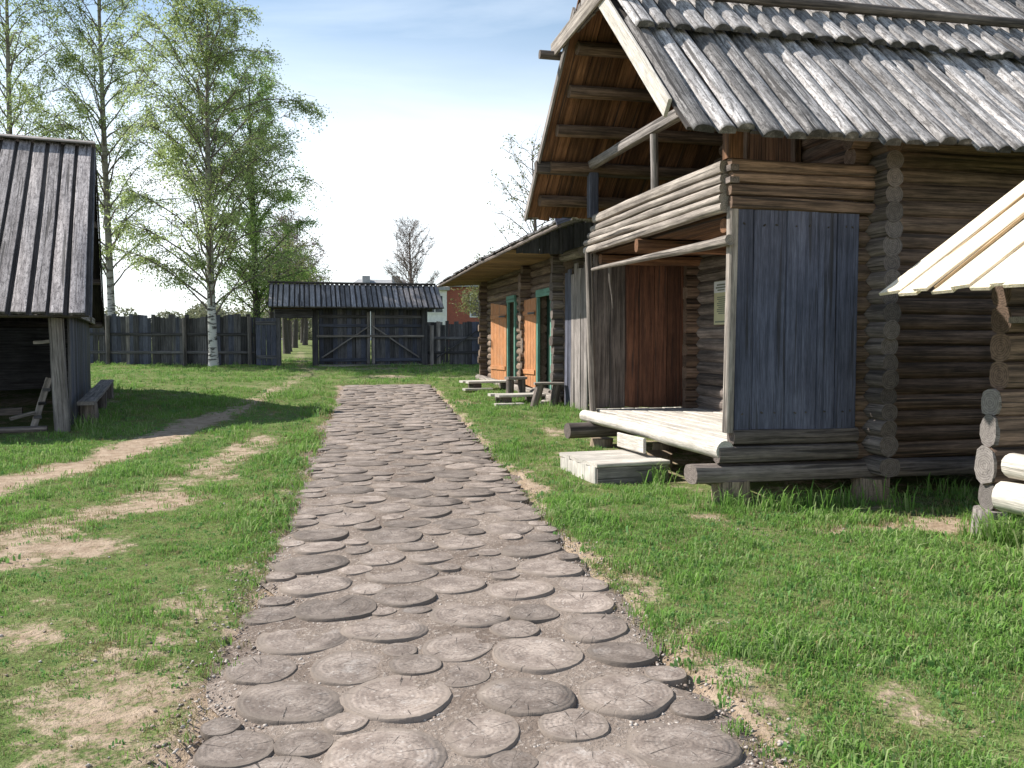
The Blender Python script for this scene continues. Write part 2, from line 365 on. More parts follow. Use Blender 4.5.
def sweep_mesh(L, sec, nseg, wob, taper, rn, skew, seed, mat, nm):
    r = random.Random(seed)
    V, F = [], []; n = len(sec)
    ph = [r.uniform(0, 6.28) for _ in range(4)]
    for i in range(nseg + 1):
        t = i / nseg; s = 1 + (taper - 1) * t
        dy = wob * (math.sin(ph[0] + t * 4.1) * 0.7 + r.uniform(-0.4, 0.4)); dz = wob * (math.sin(ph[1] + t * 5.3) * 0.7 + r.uniform(-0.4, 0.4))
        sk = skew * r.uniform(-1, 1) if i in (0, nseg) else 0
        for (y, z) in sec:
            q = 1 + r.uniform(-rn, rn)
            V.append((L * t + (y * sk if sk else 0), y * s * q + dy, z * s * q + dz))
    for i in range(nseg):
        for j in range(n):
            a = i * n + j; b = i * n + (j + 1) % n
            F.append((a, a + n, b + n, b)[::-1])
    F.append(tuple(range(n))[::-1]); F.append(tuple(nseg * n + j for j in range(n)))
    me = bpy.data.meshes.new(nm); me.from_pydata(V, [], F); me.update(); me.materials.append(mat)
    me.polygons.foreach_set('use_smooth', [True] * len(me.polygons)); me.set_sharp_from_angle(angle=R(38))
    return me
def bar(name, parent, mat, a, b, sec, up=(0, 0, 1), nseg=2, wob=0.004, taper=1.0, rn=0.02, skew=0.12, var=4, X=None, roll=0.0):
    """one long piece from a to b; its length is the mesh's local X axis"""
    if X is not None: a, b = X @ Vector(a), X @ Vector(b); up = X.to_3x3() @ Vector(up)
    a, b = Vector(a), Vector(b); d = b - a; L = d.length; x = d / L
    z = Vector(up); z = (z - x * z.dot(x)); z.normalize(); y = z.cross(x)
    if roll:
        z, y = z * math.cos(roll) + y * math.sin(roll), y * math.cos(roll) - z * math.sin(roll)
    W = Matrix(((x.x, y.x, z.x, a.x), (x.y, y.y, z.y, a.y), (x.z, y.z, z.z, a.z), (0, 0, 0, 1)))
    k = (round(L, 2), tuple((round(p, 3), round(q, 3)) for p, q in sec), nseg, wob, taper, rn, rnd.randrange(var), mat.name)
    me = CACHE.get(k)
    if me is None:
        me = CACHE[k] = sweep_mesh(L, sec, nseg, wob, taper, rn, skew, rnd.random(), mat, name)
    o = bpy.data.objects.new(name, me); COL.objects.link(o)
    return attach(o, parent, W)
def solo(o, label, cat, group=None): return put_props(o, label, cat, group)
def boxes_mesh(name, boxes, mat, parent=None, W=None):
    V, F = [], []
    for (x0, x1, y0, y1, z0, z1) in boxes:
        k = len(V)
        V += [(x0, y0, z0), (x1, y0, z0), (x1, y1, z0), (x0, y1, z0), (x0, y0, z1), (x1, y0, z1), (x1, y1, z1), (x0, y1, z1)]
        F += [tuple(k + i for i in f) for f in ((0, 3, 2, 1), (4, 5, 6, 7), (0, 1, 5, 4), (1, 2, 6, 5), (2, 3, 7, 6), (3, 0, 4, 7))]
    return mesh_obj(name, V, F, mat, parent, W)
def stump(name, parent, x, y, z0, z1, r, mat=None):
    return bar(name, parent, mat or M['stump'], (x, y, z0), (x, y, z1), sec_circ(r, 14), up=(1, 0, 0), nseg=2, wob=0.004, rn=0.05, taper=0.94)

# ------------------------------------------------------------------ terrain
PC0, PCS, PHW = 0.38, 0.075, 1.05          # path centre line x = PC0 + PCS*y, half width
def sstep(a, b, x): t = np.clip((x - a) / (b - a), 0, 1); return t * t * (3 - 2 * t)
def gz(x, y):
    x = np.asarray(x, float); y = np.asarray(y, float)
    d = 0.0018 * x + 0.0239 * y
    yy = np.clip(y, -20, 70); base = 0.0018 * np.clip(x, -40, 40) + 0.0239 * yy
    und = 0.018 * np.sin(1.3 * x + 0.7 * y) + 0.014 * np.sin(2.3 * y - 1.1 * x + 1) + 0.007 * np.sin(5.1 * x + 3.7 * y)
    near_path = 1 - sstep(1.0, 1.6, np.abs(x - (PC0 + PCS * y)))
    und = und * (1 - near_path * ((y > 0) & (y < 24)))
    return base + und
def g1(x, y): return float(gz(x, y))
def seg_dist(x, y, pts):
    best = np.full(np.shape(x), 1e9)
    for (ax, ay), (bx, by) in zip(pts[:-1], pts[1:]):
        dx, dy = bx - ax, by - ay; t = np.clip(((x - ax) * dx + (y - ay) * dy) / (dx * dx + dy * dy), 0, 1)
        best = np.minimum(best, np.hypot(x - ax - t * dx, y - ay - t * dy))
    return best
TRACK1 = [(-3.6, 7.5), (-2.95, 9.8), (-2.4, 11.4), (-1.9, 13.6), (-1.35, 16.4), (-0.9, 19.6), (-0.3, 24.5), (0.3, 29.5), (-0.2, 33.0), (-0.2, 45.0)]
TRACK2 = [(-2.8, 6.6), (-2.1, 7.3), (-1.6, 8.4), (-1.1, 10.2), (-0.6, 12.5)]
PATCH = [(-2.3, 6.55, 0.55, 0.30), (-1.75, 6.95, 0.45, 0.25), (-1.3, 8.6, 0.45, 0.5), (-0.95, 9.9, 0.35, 0.6), (-0.8, 4.1, 0.45, 0.9), (-0.55, 5.3, 0.30, 0.6), (-1.5, 5.0, 0.35, 0.2),
         (2.25, 8.2, 0.30, 1.1), (2.2, 9.9, 0.3, 1.2), (2.55, 7.2, 0.35, 0.5), (1.95, 3.9, 0.30, 0.9), (2.1, 5.4, 0.22, 0.7), (4.9, 6.35, 1.2, 0.2), (3.6, 12.5, 0.25, 0.7), (3.3, 6.9, 0.3, 0.12), (2.6, 3.3, 0.25, 0.3),
         (3.2, 17.6, 0.4, 0.9), (2.6, 25.5, 1.8, 0.9), (2.3, 30.2, 2.4, 0.8), (5.2, 31.4, 0.9, 0.3), (5.0, 9.6, 2.0, 2.6), (7.5, 9.6, 3.0, 2.2), (-6.3, 19.2, 2.8, 4.6)]
def vnoise(x, y, f, seed=0):
    x = np.asarray(x, float) * f + seed * 17.3; y = np.asarray(y, float) * f + seed * 5.7
    ix, iy = np.floor(x), np.floor(y); fx, fy = x - ix, y - iy; fx = fx * fx * (3 - 2 * fx); fy = fy * fy * (3 - 2 * fy)
    def h(a, b): v = np.sin(a * 127.1 + b * 311.7 + seed) * 43758.5453; return v - np.floor(v)
    return (h(ix, iy) * (1 - fx) + h(ix + 1, iy) * fx) * (1 - fy) + (h(ix, iy + 1) * (1 - fx) + h(ix + 1, iy + 1) * fx) * fy
def fbm(x, y, f, seed=0, n=4):
    t, a, s = 0, 0.5, 0
    for k in range(n): t = t + a * vnoise(x, y, f * 2 ** k, seed + k); s += a; a *= 0.55
    return t / s
def dirt(x, y):
    x = np.asarray(x, float); y = np.asarray(y, float)
    w = (fbm(x, y, 1.1, 1) - 0.5) * 2.2; hi = (fbm(x, y, 4.5, 5) - 0.5) * 2.2; mix = w * 0.55 + hi * 0.45
    d = (0.9 - 0.42 * sstep(14, 21, y)) * (1 - sstep(0.02, 0.58, seg_dist(x, y, TRACK1) + mix * 0.35))
    d = np.maximum(d, 0.64 * (1 - sstep(0.0, 0.62, seg_dist(x, y, TRACK2) + mix * 0.6)))
    for (cx, cy, rx, ry) in PATCH:
        q = np.hypot((x - cx) / rx, (y - cy) / ry)
        d = np.maximum(d, 0.58 * (1 - sstep(0.15, 1.5, q + mix * 1.4)))
    for (cx, cy, rx, ry) in ((4.75, 6.25, 1.35, 0.30), (-2.35, 6.5, 0.7, 0.38), (-1.75, 6.95, 0.5, 0.3), (-1.2, 8.7, 0.4, 0.6), (2.2, 8.6, 0.25, 1.3)):
        d = np.maximum(d, 0.80 * (1 - sstep(0.2, 1.4, np.hypot((x - cx) / rx, (y - cy) / ry) + mix * 0.9)))
    pd = np.abs(x - (PC0 + PCS * y)); pd = np.where((y < 22.8) & (y > -2), pd, 9)
    d = np.maximum(d, 1 - sstep(PHW - 0.05, PHW + 0.30, pd + mix * 0.3))
    left = np.exp(-((x + 1.3) / 1.5) ** 2 - ((y - 5.0) / 4.0) ** 2)
    thin = sstep(0.50, 0.78, fbm(x, y, 1.6, 9)) * 0.35 + sstep(0.45, 0.75, fbm(x, y, 2.2, 12)) * 0.42 * left
    return np.clip(np.maximum(d, thin) + 0.10 * hi * (d > 0.1), 0, 1)

def make_ground():
    xs = np.concatenate([[-1500, -600, -250, -120, -70, -45, -32, -25, -20, -17], np.arange(-15, -5, 0.4), np.arange(-5, 8.5, 0.09), np.arange(8.5, 16, 0.5), [17, 20, 25, 32, 45, 70, 120, 250, 600, 1500]])
    ys = np.concatenate([[-300, -60, -20, -8, -4, -2, -0.5], np.arange(0.5, 13, 0.09), np.arange(13, 26, 0.16), np.arange(26, 42, 0.45), [43, 45, 48, 52, 58, 65, 75, 95, 130, 200, 350, 700, 1500]])
    X, Y = np.meshgrid(xs, ys); Z = gz(X, Y); nx, ny = len(xs), len(ys)
    bed = (np.abs(X - (PC0 + PCS * Y)) < PHW + 0.1) & (Y < 23) & (Y > -2)
    Z = Z - np.where(bed, 0.05, 0)
    V = np.stack([X.ravel(), Y.ravel(), Z.ravel()], 1)
    i = np.arange(nx * ny).reshape(ny, nx)
    F = np.stack([i[:-1, :-1].ravel(), i[:-1, 1:].ravel(), i[1:, 1:].ravel(), i[1:, :-1].ravel()], 1)
    me = bpy.data.meshes.new('ground'); me.from_pydata(V.tolist(), [], F.tolist()); me.update()
    a = me.attributes.new('dirt', 'FLOAT', 'POINT'); a.data.foreach_set('value', dirt(V[:, 0], V[:, 1]).astype(np.float32))
    me.polygons.foreach_set('use_smooth', [True] * len(me.polygons)); me.materials.append(M['ground'])
    o = bpy.data.objects.new('ground', me); COL.objects.link(o); o['kind'] = 'structure'
make_ground()

# ------------------------------------------------------------------ log-slice path
def make_path():
    ny = 230; ys = np.linspace(0.3, 22.7, ny); us = np.linspace(-1, 1, 22)
    V, F = [], []
    for j, y in enumerate(ys):
        for k, u in enumerate(us):
            wv = 0.10 * math.sin(y * 3.1 + (5 if u > 0 else 0)) + 0.06 * math.sin(y * 7.7)
            x = PC0 + PCS * y + u * (PHW + 0.10 + wv * abs(u) ** 6)
            V.append((x, y, g1(x, y) - 0.001 - 0.03 * abs(u) ** 12 + 0.005 * math.sin(9 * x + 7 * y) + 0.004 * math.sin(17 * x - 13 * y)))
    n = len(us)
    for j in range(ny - 1):
        for k in range(n - 1): a = j * n + k; F.append((a, a + 1, a + n + 1, a + n))
    path = mesh_obj('log_path', V, F, M['pathsoil'], smooth=60); path['kind'] = 'structure'
    # irregular packing of round slices, big ones first
    pts = []
    r = random.Random(5)
    cell = {}
    def room(x, y):
        m = 9.0
        for ix in range(int(x // .6) - 1, int(x // .6) + 2):
            for iy in range(int(y // .6) - 1, int(y // .6) + 2):
                for (px, py, pr) in cell.get((ix, iy), ()):
                    m = min(m, (math.hypot(px - x, py - y) - pr * 0.95) * 1.05)
        return m
    for (lo, hi, tries) in ((0.22, 0.255, 260), (0.19, 0.24, 3000), (0.165, 0.22, 6000), (0.14, 0.2, 9000), (0.115, 0.18, 14000), (0.092, 0.15, 20000), (0.075, 0.1, 9000)):
        for _ in range(tries):
            y = r.uniform(2.0, 22.4); u = r.uniform(-1, 1)
            x = PC0 + PCS * y + u * (PHW + 0.05 - lo)
            rad = min(r.uniform(lo, hi), room(x, y), PHW + 0.10 - abs(u) * (PHW + 0.05 - lo))
            if rad >= lo: pts.append((x, y, rad)); cell.setdefault((int(x // .6), int(y // .6)), []).append((x, y, rad))
    # a few slice outlines shared by all pieces (unit radius in x, y; thickness in metres)
    def outline(seed):
        q = random.Random(seed); n = 22
        k = [(q.uniform(0, 0.055) / (1 + 0.5 * i), q.uniform(0, 6.28)) for i in range(5)]
        ob = q.uniform(0.78, 1.0)
        rr = [1 + sum(a * math.sin((i + 2) * 2 * math.pi * t / n + p) for i, (a, p) in enumerate(k)) for t in range(n)]
        return [(rr[t] * math.cos(2 * math.pi * t / n), rr[t] * ob * math.sin(2 * math.pi * t / n)) for t in range(n)]
    protos = []
    for s in range(10):
        o = outline(s)
        for size in (0.23, 0.19, 0.15, 0.11, 0.075):
            rings = [(1.0, -0.06), (1.0, 0.018), (0.965, 0.028), (0.5, 0.030 + 0.004 * math.sin(s))]
            V, F = [], []; n = len(o)
            for (sc, z) in rings: V += [(x * sc * size, y * sc * size, z) for x, y in o]
            for a in range(len(rings) - 1):
                for j in range(n): F.append((a * n + j, a * n + (j + 1) % n, (a + 1) * n + (j + 1) % n, (a + 1) * n + j))
            F.append(tuple((len(rings) - 1) * n + j for j in range(n)))
            me = bpy.data.meshes.new('log_slice'); me.from_pydata(V, [], F); me.update(); me.materials.append(M['slice'])
            ra = me.attributes.new('rim', 'FLOAT', 'POINT'); ra.data.foreach_set('value', [1.1] * n + [1.1] * n + [1.0] * n + [0.0] * n)
            me.polygons.foreach_set('use_smooth', [True] * len(me.polygons)); me.set_sharp_from_angle(angle=R(50))
            protos.append((size, me))
    print('slices', len(pts))
    pts.sort(key=lambda p: -p[2] ** 2 / (p[1] + 0.5) ** 2.6)      # those that show largest first
    far = []
    for i, (x, y, rad) in enumerate(pts):
        size, me = r.choice([p for p in protos if abs(p[0] - rad) == min(abs(q[0] - rad) for q in protos)])
        k = rad / size * 1.06
        W = Matrix.Translation((x, y, g1(x, y) - 0.0215 + r.uniform(-0.006, 0.006))) @ Matrix.Rotation(r.gauss(0, 0.014), 4, 'X') @ Matrix.Rotation(r.gauss(0, 0.014), 4, 'Y') @ Matrix.Rotation(r.uniform(0, 6.28), 4, 'Z') @ Matrix.Diagonal((k, k, 1, 1))
        if i < 298:
            o = bpy.data.objects.new('log_slice', me); COL.objects.link(o); attach(o, path, W)
        else: far.append((me, W))
    V, F = [], []
    for me, W in far:
        b = len(V); V += [tuple(W @ v.co) for v in me.vertices]; F += [tuple(b + q for q in p.vertices) for p in me.polygons]
    if V:
        o = mesh_obj('small_log_slices', V, F, M['slicefar'], path, smooth=50); o['kind'] = 'stuff'
def slice_far_mat():
    m, nt, b = new_mat('far_log_slice'); t = NT(nt)
    tc = t.new('ShaderNodeTexCoord'); v = tc.outputs['Object']; ge = t.new('ShaderNodeNewGeometry')
    c = t.mix(t.mapr(t.noise(v, 9.0, 6, 0.65), 0.3, 0.7), (0.135, 0.108, 0.092), (0.31, 0.26, 0.226))
    c = t.mix(t.mapr(t.noise(v, 60.0, 3, 0.6), 0.56, 0.68, 0.0, 0.5), c, (0.11, 0.085, 0.07))
    br = t.math('ADD', t.math('MULTIPLY', ge.outputs['Random Per Island'], 0.42), 0.78)
    cm = t.new('ShaderNodeCombineColor')
    for i in range(3): nt.links.new(br, cm.inputs[i])
    t.put(b.inputs['Base Color'], t.mix(1.0, c, cm.outputs[0], 'MULTIPLY')); b.inputs['Roughness'].default_value = 0.85
    t.bump(t.noise(v, 25.0, 5, 0.6), 0.5, 0.012, b)
    return m
M['slicefar'] = slice_far_mat()
make_path()

# ------------------------------------------------------------------ main log house
def make_house():
    H = thing('log_house', 'large old log house with slab roof, gallery and raised plank porch beside the path', 'house', (5.3, 7.4, 0.18))
    XG, YF = 5.35, 7.45                  # centre planes of gable wall and of the wall facing the camera
    dz, z0 = 0.157, 0.60
    XE = 9.6
    SL, YE, ZE, YR = 0.9, 6.6, 3.44, 9.3   # roof slope, near eave, ridge line
    ZR = ZE + SL * (YR - YE)
    XV = 3.05
    YB = 2 * YR - YF                     # far wall
    # wall facing the camera: logs along X
    for i in range(20):
        z = z0 + dz * i + 0.02
        if z > 3.62: break
        r = 0.092 + rnd.uniform(-0.006, 0.008)
        bar('log', H, M['log'], (5.10 + rnd.uniform(-0.03, 0.04), YF, z), (XE, YF, z), sec_circ(r, 12), nseg=5, wob=0.006, rn=0.025, roll=rnd.uniform(0, 6))
        bar('log', H, M['log'], (5.10, YB, z), (XE, YB, z), sec_circ(r, 8), nseg=1, wob=0.0, rn=0.0)
    # gable wall: logs along Y, half a course higher; they shorten under the roof
    for i in range(40):
        z = z0 + dz * (i + 0.5) + 0.02
        inset = (z - 3.62) / SL if z > 3.55 else -0.30 - rnd.uniform(0, 0.05)
        ya, yb = YF + inset + (0.08 if z > 3.55 else 0), YB - inset - (0.08 if z > 3.55 else 0)
        if yb - ya < 0.4: break
        r = 0.094 + rnd.uniform(-0.006, 0.01)
        m = M['logend'] if z < 3.5 else M['log']
        bar('log', H, m, (XG, ya, z), (XG, yb, z), sec_circ(r, 14), nseg=4, wob=0.005, rn=0.05, roll=rnd.uniform(0, 6))
    # far end wall, out of view, closes the house
    boxes_mesh('end_wall', [(XE - 0.1, XE, YF, YB, 0.45, 3.7)], M['log'], H)
    boxes_mesh('house_floor', [(5.3, XE - 0.15, YF + 0.1, YB - 0.1, 0.52, 0.6)], M['log'], H)
    # foundation
    bar('sill_beam', H, M['logend'], (3.46, 7.40, 0.455), (XE, 7.44, 0.43), sec_hewn(0.24, 0.18), nseg=6, wob=0.008, rn=0.03)
    bar('sill_beam', H, M['logend'], (XG, 7.1, 0.50), (XG, 11.7, 0.50), sec_hewn(0.22, 0.18), nseg=4, wob=0.008, rn=0.03)
    for (x, y) in ((3.88, 7.42), (5.36, 7.40), (7.4, 7.45), (9.3, 7.45), (3.9, 11.12), (5.36, 11.1), (4.05, 9.5), (4.5, 10.4), (5.36, 9.2), (7.4, 11.0), (9.3, 11.0)):
        stump('stump', H, x, y, g1(x, y) - 0.08, 0.375, 0.185 if y < 8 else 0.16)
    # ----- porch
    bar('porch_beam', H, M['logend'], (3.70, 7.36, 0.645), (5.15, 7.37, 0.635), sec_hewn(0.17, 0.165), nseg=3, wob=0.006, rn=0.03)
    bar('porch_beam', H, M['logend'], (3.84, 7.36, 0.80), (5.15, 7.37, 0.795), sec_hewn(0.15, 0.15), nseg=3, wob=0.006, rn=0.03)
    bar('porch_beam', H, M['logend'], (3.38, 11.02, 0.50), (5.3, 11.10, 0.52), sec_circ(0.105, 14), nseg=3, wob=0.006, rn=0.03)
    bar('platform_log', H, M['deck'], (3.76, 7.30, 0.685), (3.74, 11.38, 0.665), sec_circ(0.092, 16), nseg=10, wob=0.010, rn=0.03, taper=0.86)
    x = 3.86
    while x < 5.24:
        w = rnd.uniform(0.16, 0.21)
        bar('floor_plank', H, M['deck'], (x + w / 2, 7.46, 0.735), (x + w / 2, 11.3, 0.735), sec_rect(w - 0.008, 0.05, 0.01), nseg=4, wob=0.004, rn=0.01)
        x += w
    bar('riser_board', H, M['deck'], (3.635, 8.95, 0.53), (3.62, 9.72, 0.52), sec_rect(0.035, 0.17, 0.008), nseg=3, wob=0.004)
    # plank panel that closes the porch towards the camera
    for (a, b) in ((3.86, 4.03), (4.040, 4.37), (4.375, 4.70), (4.710, 4.90), (4.905, 5.13)):
        bar('wall_plank', H, M['panel'], ((a + b) / 2, 7.345 + rnd.uniform(-0.009, 0.006), 0.845), ((a + b) / 2 + rnd.uniform(-0.003, 0.003), 7.345 + rnd.uniform(-0.009, 0.006), 2.90), sec_rect(b - a, 0.035, 0.005), up=(0, -1, 0), nseg=2, wob=0.002)
    for xa in (3.94, 4.14, 4.27, 4.47, 4.60, 4.80, 4.98, 5.06):
        for za in (1.02, 2.76):
            bar('nail_head', H, M['roofdark'], (xa + rnd.uniform(-0.02, 0.02), 7.325, za + rnd.uniform(-0.015, 0.015)), (xa, 7.316, za), sec_circ(0.008, 6), up=(1, 0, 0), nseg=1, wob=0, rn=0, skew=0)
    bar('corner_post', H, M['greylight'], (3.815, 7.36, 0.84), (3.83, 7.36, 2.92), sec_rect(0.085, 0.09, 0.015), up=(0, -1, 0), nseg=4, wob=0.006, rn=0.04)
    # plank wall closing the far end of the porch
    x = 3.80; k = 0
    while x < 5.24:
        w = rnd.uniform(0.15, 0.24)
        bar('wall_plank', H, M['logend'] if k < 2 else M['redbrown'], (x + w / 2, 11.22 + rnd.uniform(-0.01, 0.01), 0.78), (x + w / 2, 11.22, 2.92), sec_rect(w - 0.006, 0.04, 0.006), up=(0, -1, 0), nseg=2, wob=0.003)
        x += w; k += 1
    bar('porch_post', H, M['greylight'], (3.80, 11.20, 0.74), (3.73, 11.24, 2.92), sec_rect(0.085, 0.085, 0.02), up=(0, -1, 0), nseg=5, wob=0.01, rn=0.05)
    bar('hanging_stick', H, M['greylight'], (3.96, 11.06, 2.82), (4.02, 11.06, 2.12), sec_circ(0.035, 8), up=(1, 0, 0), nseg=4, wob=0.012, taper=0.25)
    bar('porch_pole', H, M['greylight'], (3.75, 7.25, 2.605), (3.74, 11.08, 2.635), sec_circ(0.05, 10), nseg=10, wob=0.007, taper=0.42, rn=0.03)
    bar('floor_beam', H, M['brown'], (3.68, 9.35, 2.77), (5.3, 9.35, 2.77), sec_hewn(0.14, 0.15), nseg=3, wob=0.006)
    bar('floor_beam', H, M['brown'], (3.84, 7.55, 2.77), (5.3, 7.55, 2.77), sec_hewn(0.12, 0.13), nseg=3, wob=0.006)
    bar('floor_beam', H, M['brown'], (3.84, 11.05, 2.77), (5.3, 11.05, 2.77), sec_hewn(0.12, 0.13), nseg=3, wob=0.006)
    x = 3.83
    while x < 5.2:
        w = rnd.uniform(0.17, 0.23)
        bar('gallery_plank', H, M['brown'], (x + w / 2, 7.42, 2.87), (x + w / 2, 11.2, 2.87), sec_rect(w - 0.006, 0.045, 0.006), nseg=3, wob=0.003)
        x += w
    # gallery parapet: hewn logs stacked on edge
    zs = [(2.915, 0.10), (3.005, 0.085), (3.09, 0.09), (3.18, 0.085), (3.285, 0.125)]
    for i, (z, h) in enumerate(zs):
        bar('parapet_log', H, M['greylight'], (3.765, 7.37, z), (3.745, 11.12 + 0.09 * i * (-1 if i > 1 else 1) * 0.4 + (0.22 - 0.06 * i), z + rnd.uniform(-0.01, 0.01)), sec_hewn(0.12, h * 0.97), nseg=9, wob=0.009, rn=0.05, roll=rnd.uniform(-0.04, 0.04))
    for i, (z, h) in enumerate(((2.955, 0.12), (3.075, 0.11), (3.185, 0.105), (3.295, 0.12))):
        bar('parapet_log', H, M['log'], (3.79 - 0.012 * (i % 2), 7.325 + 0.012 * (i % 2), z), (5.28, 7.34, z - 0.005), sec_hewn(0.10, h * 0.98), nseg=4, wob=0.005, rn=0.03)
    for z in (3.15, 3.26):
        bar('notch_end', H, M['logend'], (3.80, 7.262, z), (3.80, 7.40, z), sec_rect(0.09, 0.055, 0.004), nseg=1, wob=0)
    for i, (z, h) in enumerate(((2.955, 0.12), (3.075, 0.11), (3.185, 0.105), (3.295, 0.12))):
        bar('parapet_log', H, M['logend'], (3.80, 11.16, z), (5.28, 11.16, z), sec_hewn(0.11, h * 0.96), nseg=2, wob=0.005, rn=0.03)
    # posts and tie beams of the gallery
    bar('gallery_post', H, M['brown'], (3.83, 7.36, 3.35), (3.83, 7.36, 3.95), sec_rect(0.15, 0.13, 0.01), up=(0, -1, 0), nseg=2)
    bar('gallery_post', H, M['grey'], (3.76, 9.02, 3.34), (3.75, 9.02, 3.95), sec_circ(0.045, 10), up=(0, -1, 0), nseg=3, wob=0.005)
    bar('gallery_post', H, M['bluegrey'], (3.78, 11.2, 3.34), (3.78, 11.2, 3.98), sec_rect(0.13, 0.12, 0.01), up=(0, -1, 0), nseg=2)
    bar('tie_beam', H, M['grey'], (3.75, 7.52, 4.0), (3.75, 11.55, 4.03), sec_hewn(0.12, 0.13), nseg=5, wob=0.008, rn=0.03)
    bar('wall_plate', H, M['logend'], (3.0, 11.25, 3.98), (XG, 11.25, 3.98), sec_hewn(0.15, 0.17), nseg=3, wob=0.005)
    bar('wall_plate', H, M['logend'], (3.3, 7.36, 3.88), (XG, 7.36, 3.88), sec_hewn(0.13, 0.13), nseg=3, wob=0.005)
    # upper door to the gallery
    for k in range(5):
        y = 8.72 + 0.20 * k
        bar('door_plank', H, M['brown'], (5.225, y, 2.90), (5.225, y, 4.28), sec_rect(0.195, 0.03, 0.004), up=(-1, 0, 0), nseg=1, wob=0.002)
    for y in (8.58, 9.64):
        bar('door_jamb', H, M['log'], (5.21, y, 2.90), (5.21, y, 4.36), sec_rect(0.09, 0.08, 0.006), up=(-1, 0, 0), nseg=2, wob=0.003)
    # ----- roof
    ang = math.atan(SL); nrm_n = Vector((0, -math.sin(ang), math.cos(ang))); nrm_f = Vector((0, math.sin(ang), math.cos(ang)))
    def near(y, off=0.0, x=0.0): return Vector((x, y, ZE + SL * (y - YE))) + nrm_n * off
    def far(y, off=0.0, x=0.0): return Vector((x, y, ZE + SL * (2 * YR - YE - y))) + nrm_f * off
    YEF = 2 * YR - YE
    for k, y in enumerate((11.7, 11.28, 10.86, 10.44, 10.02, 9.6)):     # purlins of the far slope
        p = far(y, -0.14); q = p.copy(); p.x, q.x = XV + 0.10 + 0.03 * (k % 2), 5.5
        bar('purlin', H, M['log'], p, q, sec_circ(0.078, 10), nseg=3, wob=0.008, rn=0.04)
    for k, y in enumerate((7.0, 7.6, 8.3, 8.9)):
        p = near(y, -0.14); q = p.copy(); p.x, q.x = XV + 0.12, XE
        bar('purlin', H, M['log'], p, q, sec_circ(0.062, 8), nseg=2, wob=0.005)
    x = XV
    while x < XE:
        w = rnd.uniform(0.15, 0.24); xc = x + w / 2
        bar('roof_board', H, M['brown'], far(YEF - 0.02 + rnd.uniform(-0.04, 0.03), -0.055, xc), far(YR, -0.055, xc), sec_rect(w - 0.005, 0.03, 0.004), up=nrm_f, nseg=1, wob=0.003)
        x += w
    x = XV
    while x < XE:
        w = rnd.uniform(0.17, 0.23); xc = x + w / 2
        bar('roof_board', H, M['roofdark'], near(YE + 0.03 + rnd.uniform(-0.02, 0.02), -0.055, xc), near(YR, -0.055, xc), sec_rect(w - 0.004, 0.03, 0.004), up=nrm_n, nseg=1, wob=0.003)
        x += w
    YM = 7.9
    x = XV + 0.02
    while x < XE:
        w = rnd.uniform(0.165, 0.235); xc = x + w / 2 - 0.01; o = rnd.uniform(-0.004, 0.012)
        bar('roof_slab', H, M['roof'], near(YE - 0.02 + rnd.uniform(-0.05, 0.04), o - 0.03, xc), near(YM + 0.25, o - 0.02, xc + rnd.uniform(-0.01, 0.01)), sec_slab(w * rnd.uniform(0.78, 0.95), rnd.choice((0.04, 0.05, 0.06))), up=nrm_n, nseg=6, wob=0.007, rn=0.06)
        x += w
    x = XV + 0.02
    while x < XE:
        w = rnd.uniform(0.165, 0.225); xc = x + w / 2 - 0.01; o = rnd.uniform(0.0, 0.015)
        bar('roof_slab', H, M['roof'], near(YM + rnd.uniform(-0.04, 0.03), 0.075 + o, xc), near(YR + 0.02, 0.03 + o, xc), sec_slab(w * rnd.uniform(0.78, 0.95), rnd.choice((0.045, 0.055))), up=nrm_n, nseg=5, wob=0.007, rn=0.06)
        x += w
    x = XV + 0.02
    while x < XE:
        w = rnd.uniform(0.18, 0.24); xc = x + w / 2
        bar('roof_slab', H, M['roof'], far(YEF + rnd.uniform(-0.03, 0.04), -0.02, xc), far(YR, 0.0, xc), sec_slab(w * 1.0, 0.05), up=nrm_f, nseg=2, wob=0.004, rn=0.04)
        x += w
    pp, qq = near(8.38, 0.17, 3.0), near(8.50, 0.17, XE)
    bar('roof_pole', H, M['logend'], pp, qq, sec_circ(0.055, 12), nseg=8, wob=0.008, rn=0.03)
    bar('roof_pole', H, M['logend'], far(10.22, 0.14, 2.80), far(10.22, 0.14, XE), sec_circ(0.055, 12), nseg=6, wob=0.008, rn=0.03)
    bar('ridge_log', H, M['roof'], (XV - 0.25, YR, ZR + 0.10), (XE, YR, ZR + 0.10), sec_circ(0.10, 12), nseg=5, wob=0.008)
    # barge boards and the collar board across the gable top
    bar('barge_board', H, M['deck'], near(6.93, -0.09, XV - 0.025), near(8.95, -0.09, XV - 0.025), sec_rect(0.035, 0.17, 0.006), up=nrm_n, nseg=3, wob=0.003)
    bar('barge_board', H, M['grey'], far(YEF - 0.02, -0.075, XV - 0.02), far(9.7, -0.075, XV - 0.02), sec_rect(0.03, 0.10, 0.006), up=nrm_f, nseg=4, wob=0.004)
    bar('collar_board', H, M['greylight'], (XV - 0.06, 10.42, 5.22), (XV - 0.06, 8.42, 5.27), sec_rect(0.035, 0.19, 0.006), nseg=3, wob=0.003)
    # rough gable boarding above the collar closes the top of the loft
    for k in range(9):
        y = 8.66 + 0.155 * k; top = ZR - SL * abs(y - YR) - 0.12
        if top > 5.4: bar('gable_board', H, M['grey'], (XV + 0.02, y, 5.2), (XV + 0.02, y, top), sec_rect(0.15, 0.025, 0.004), up=(-1, 0, 0), nseg=1, wob=0.002)
make_house()

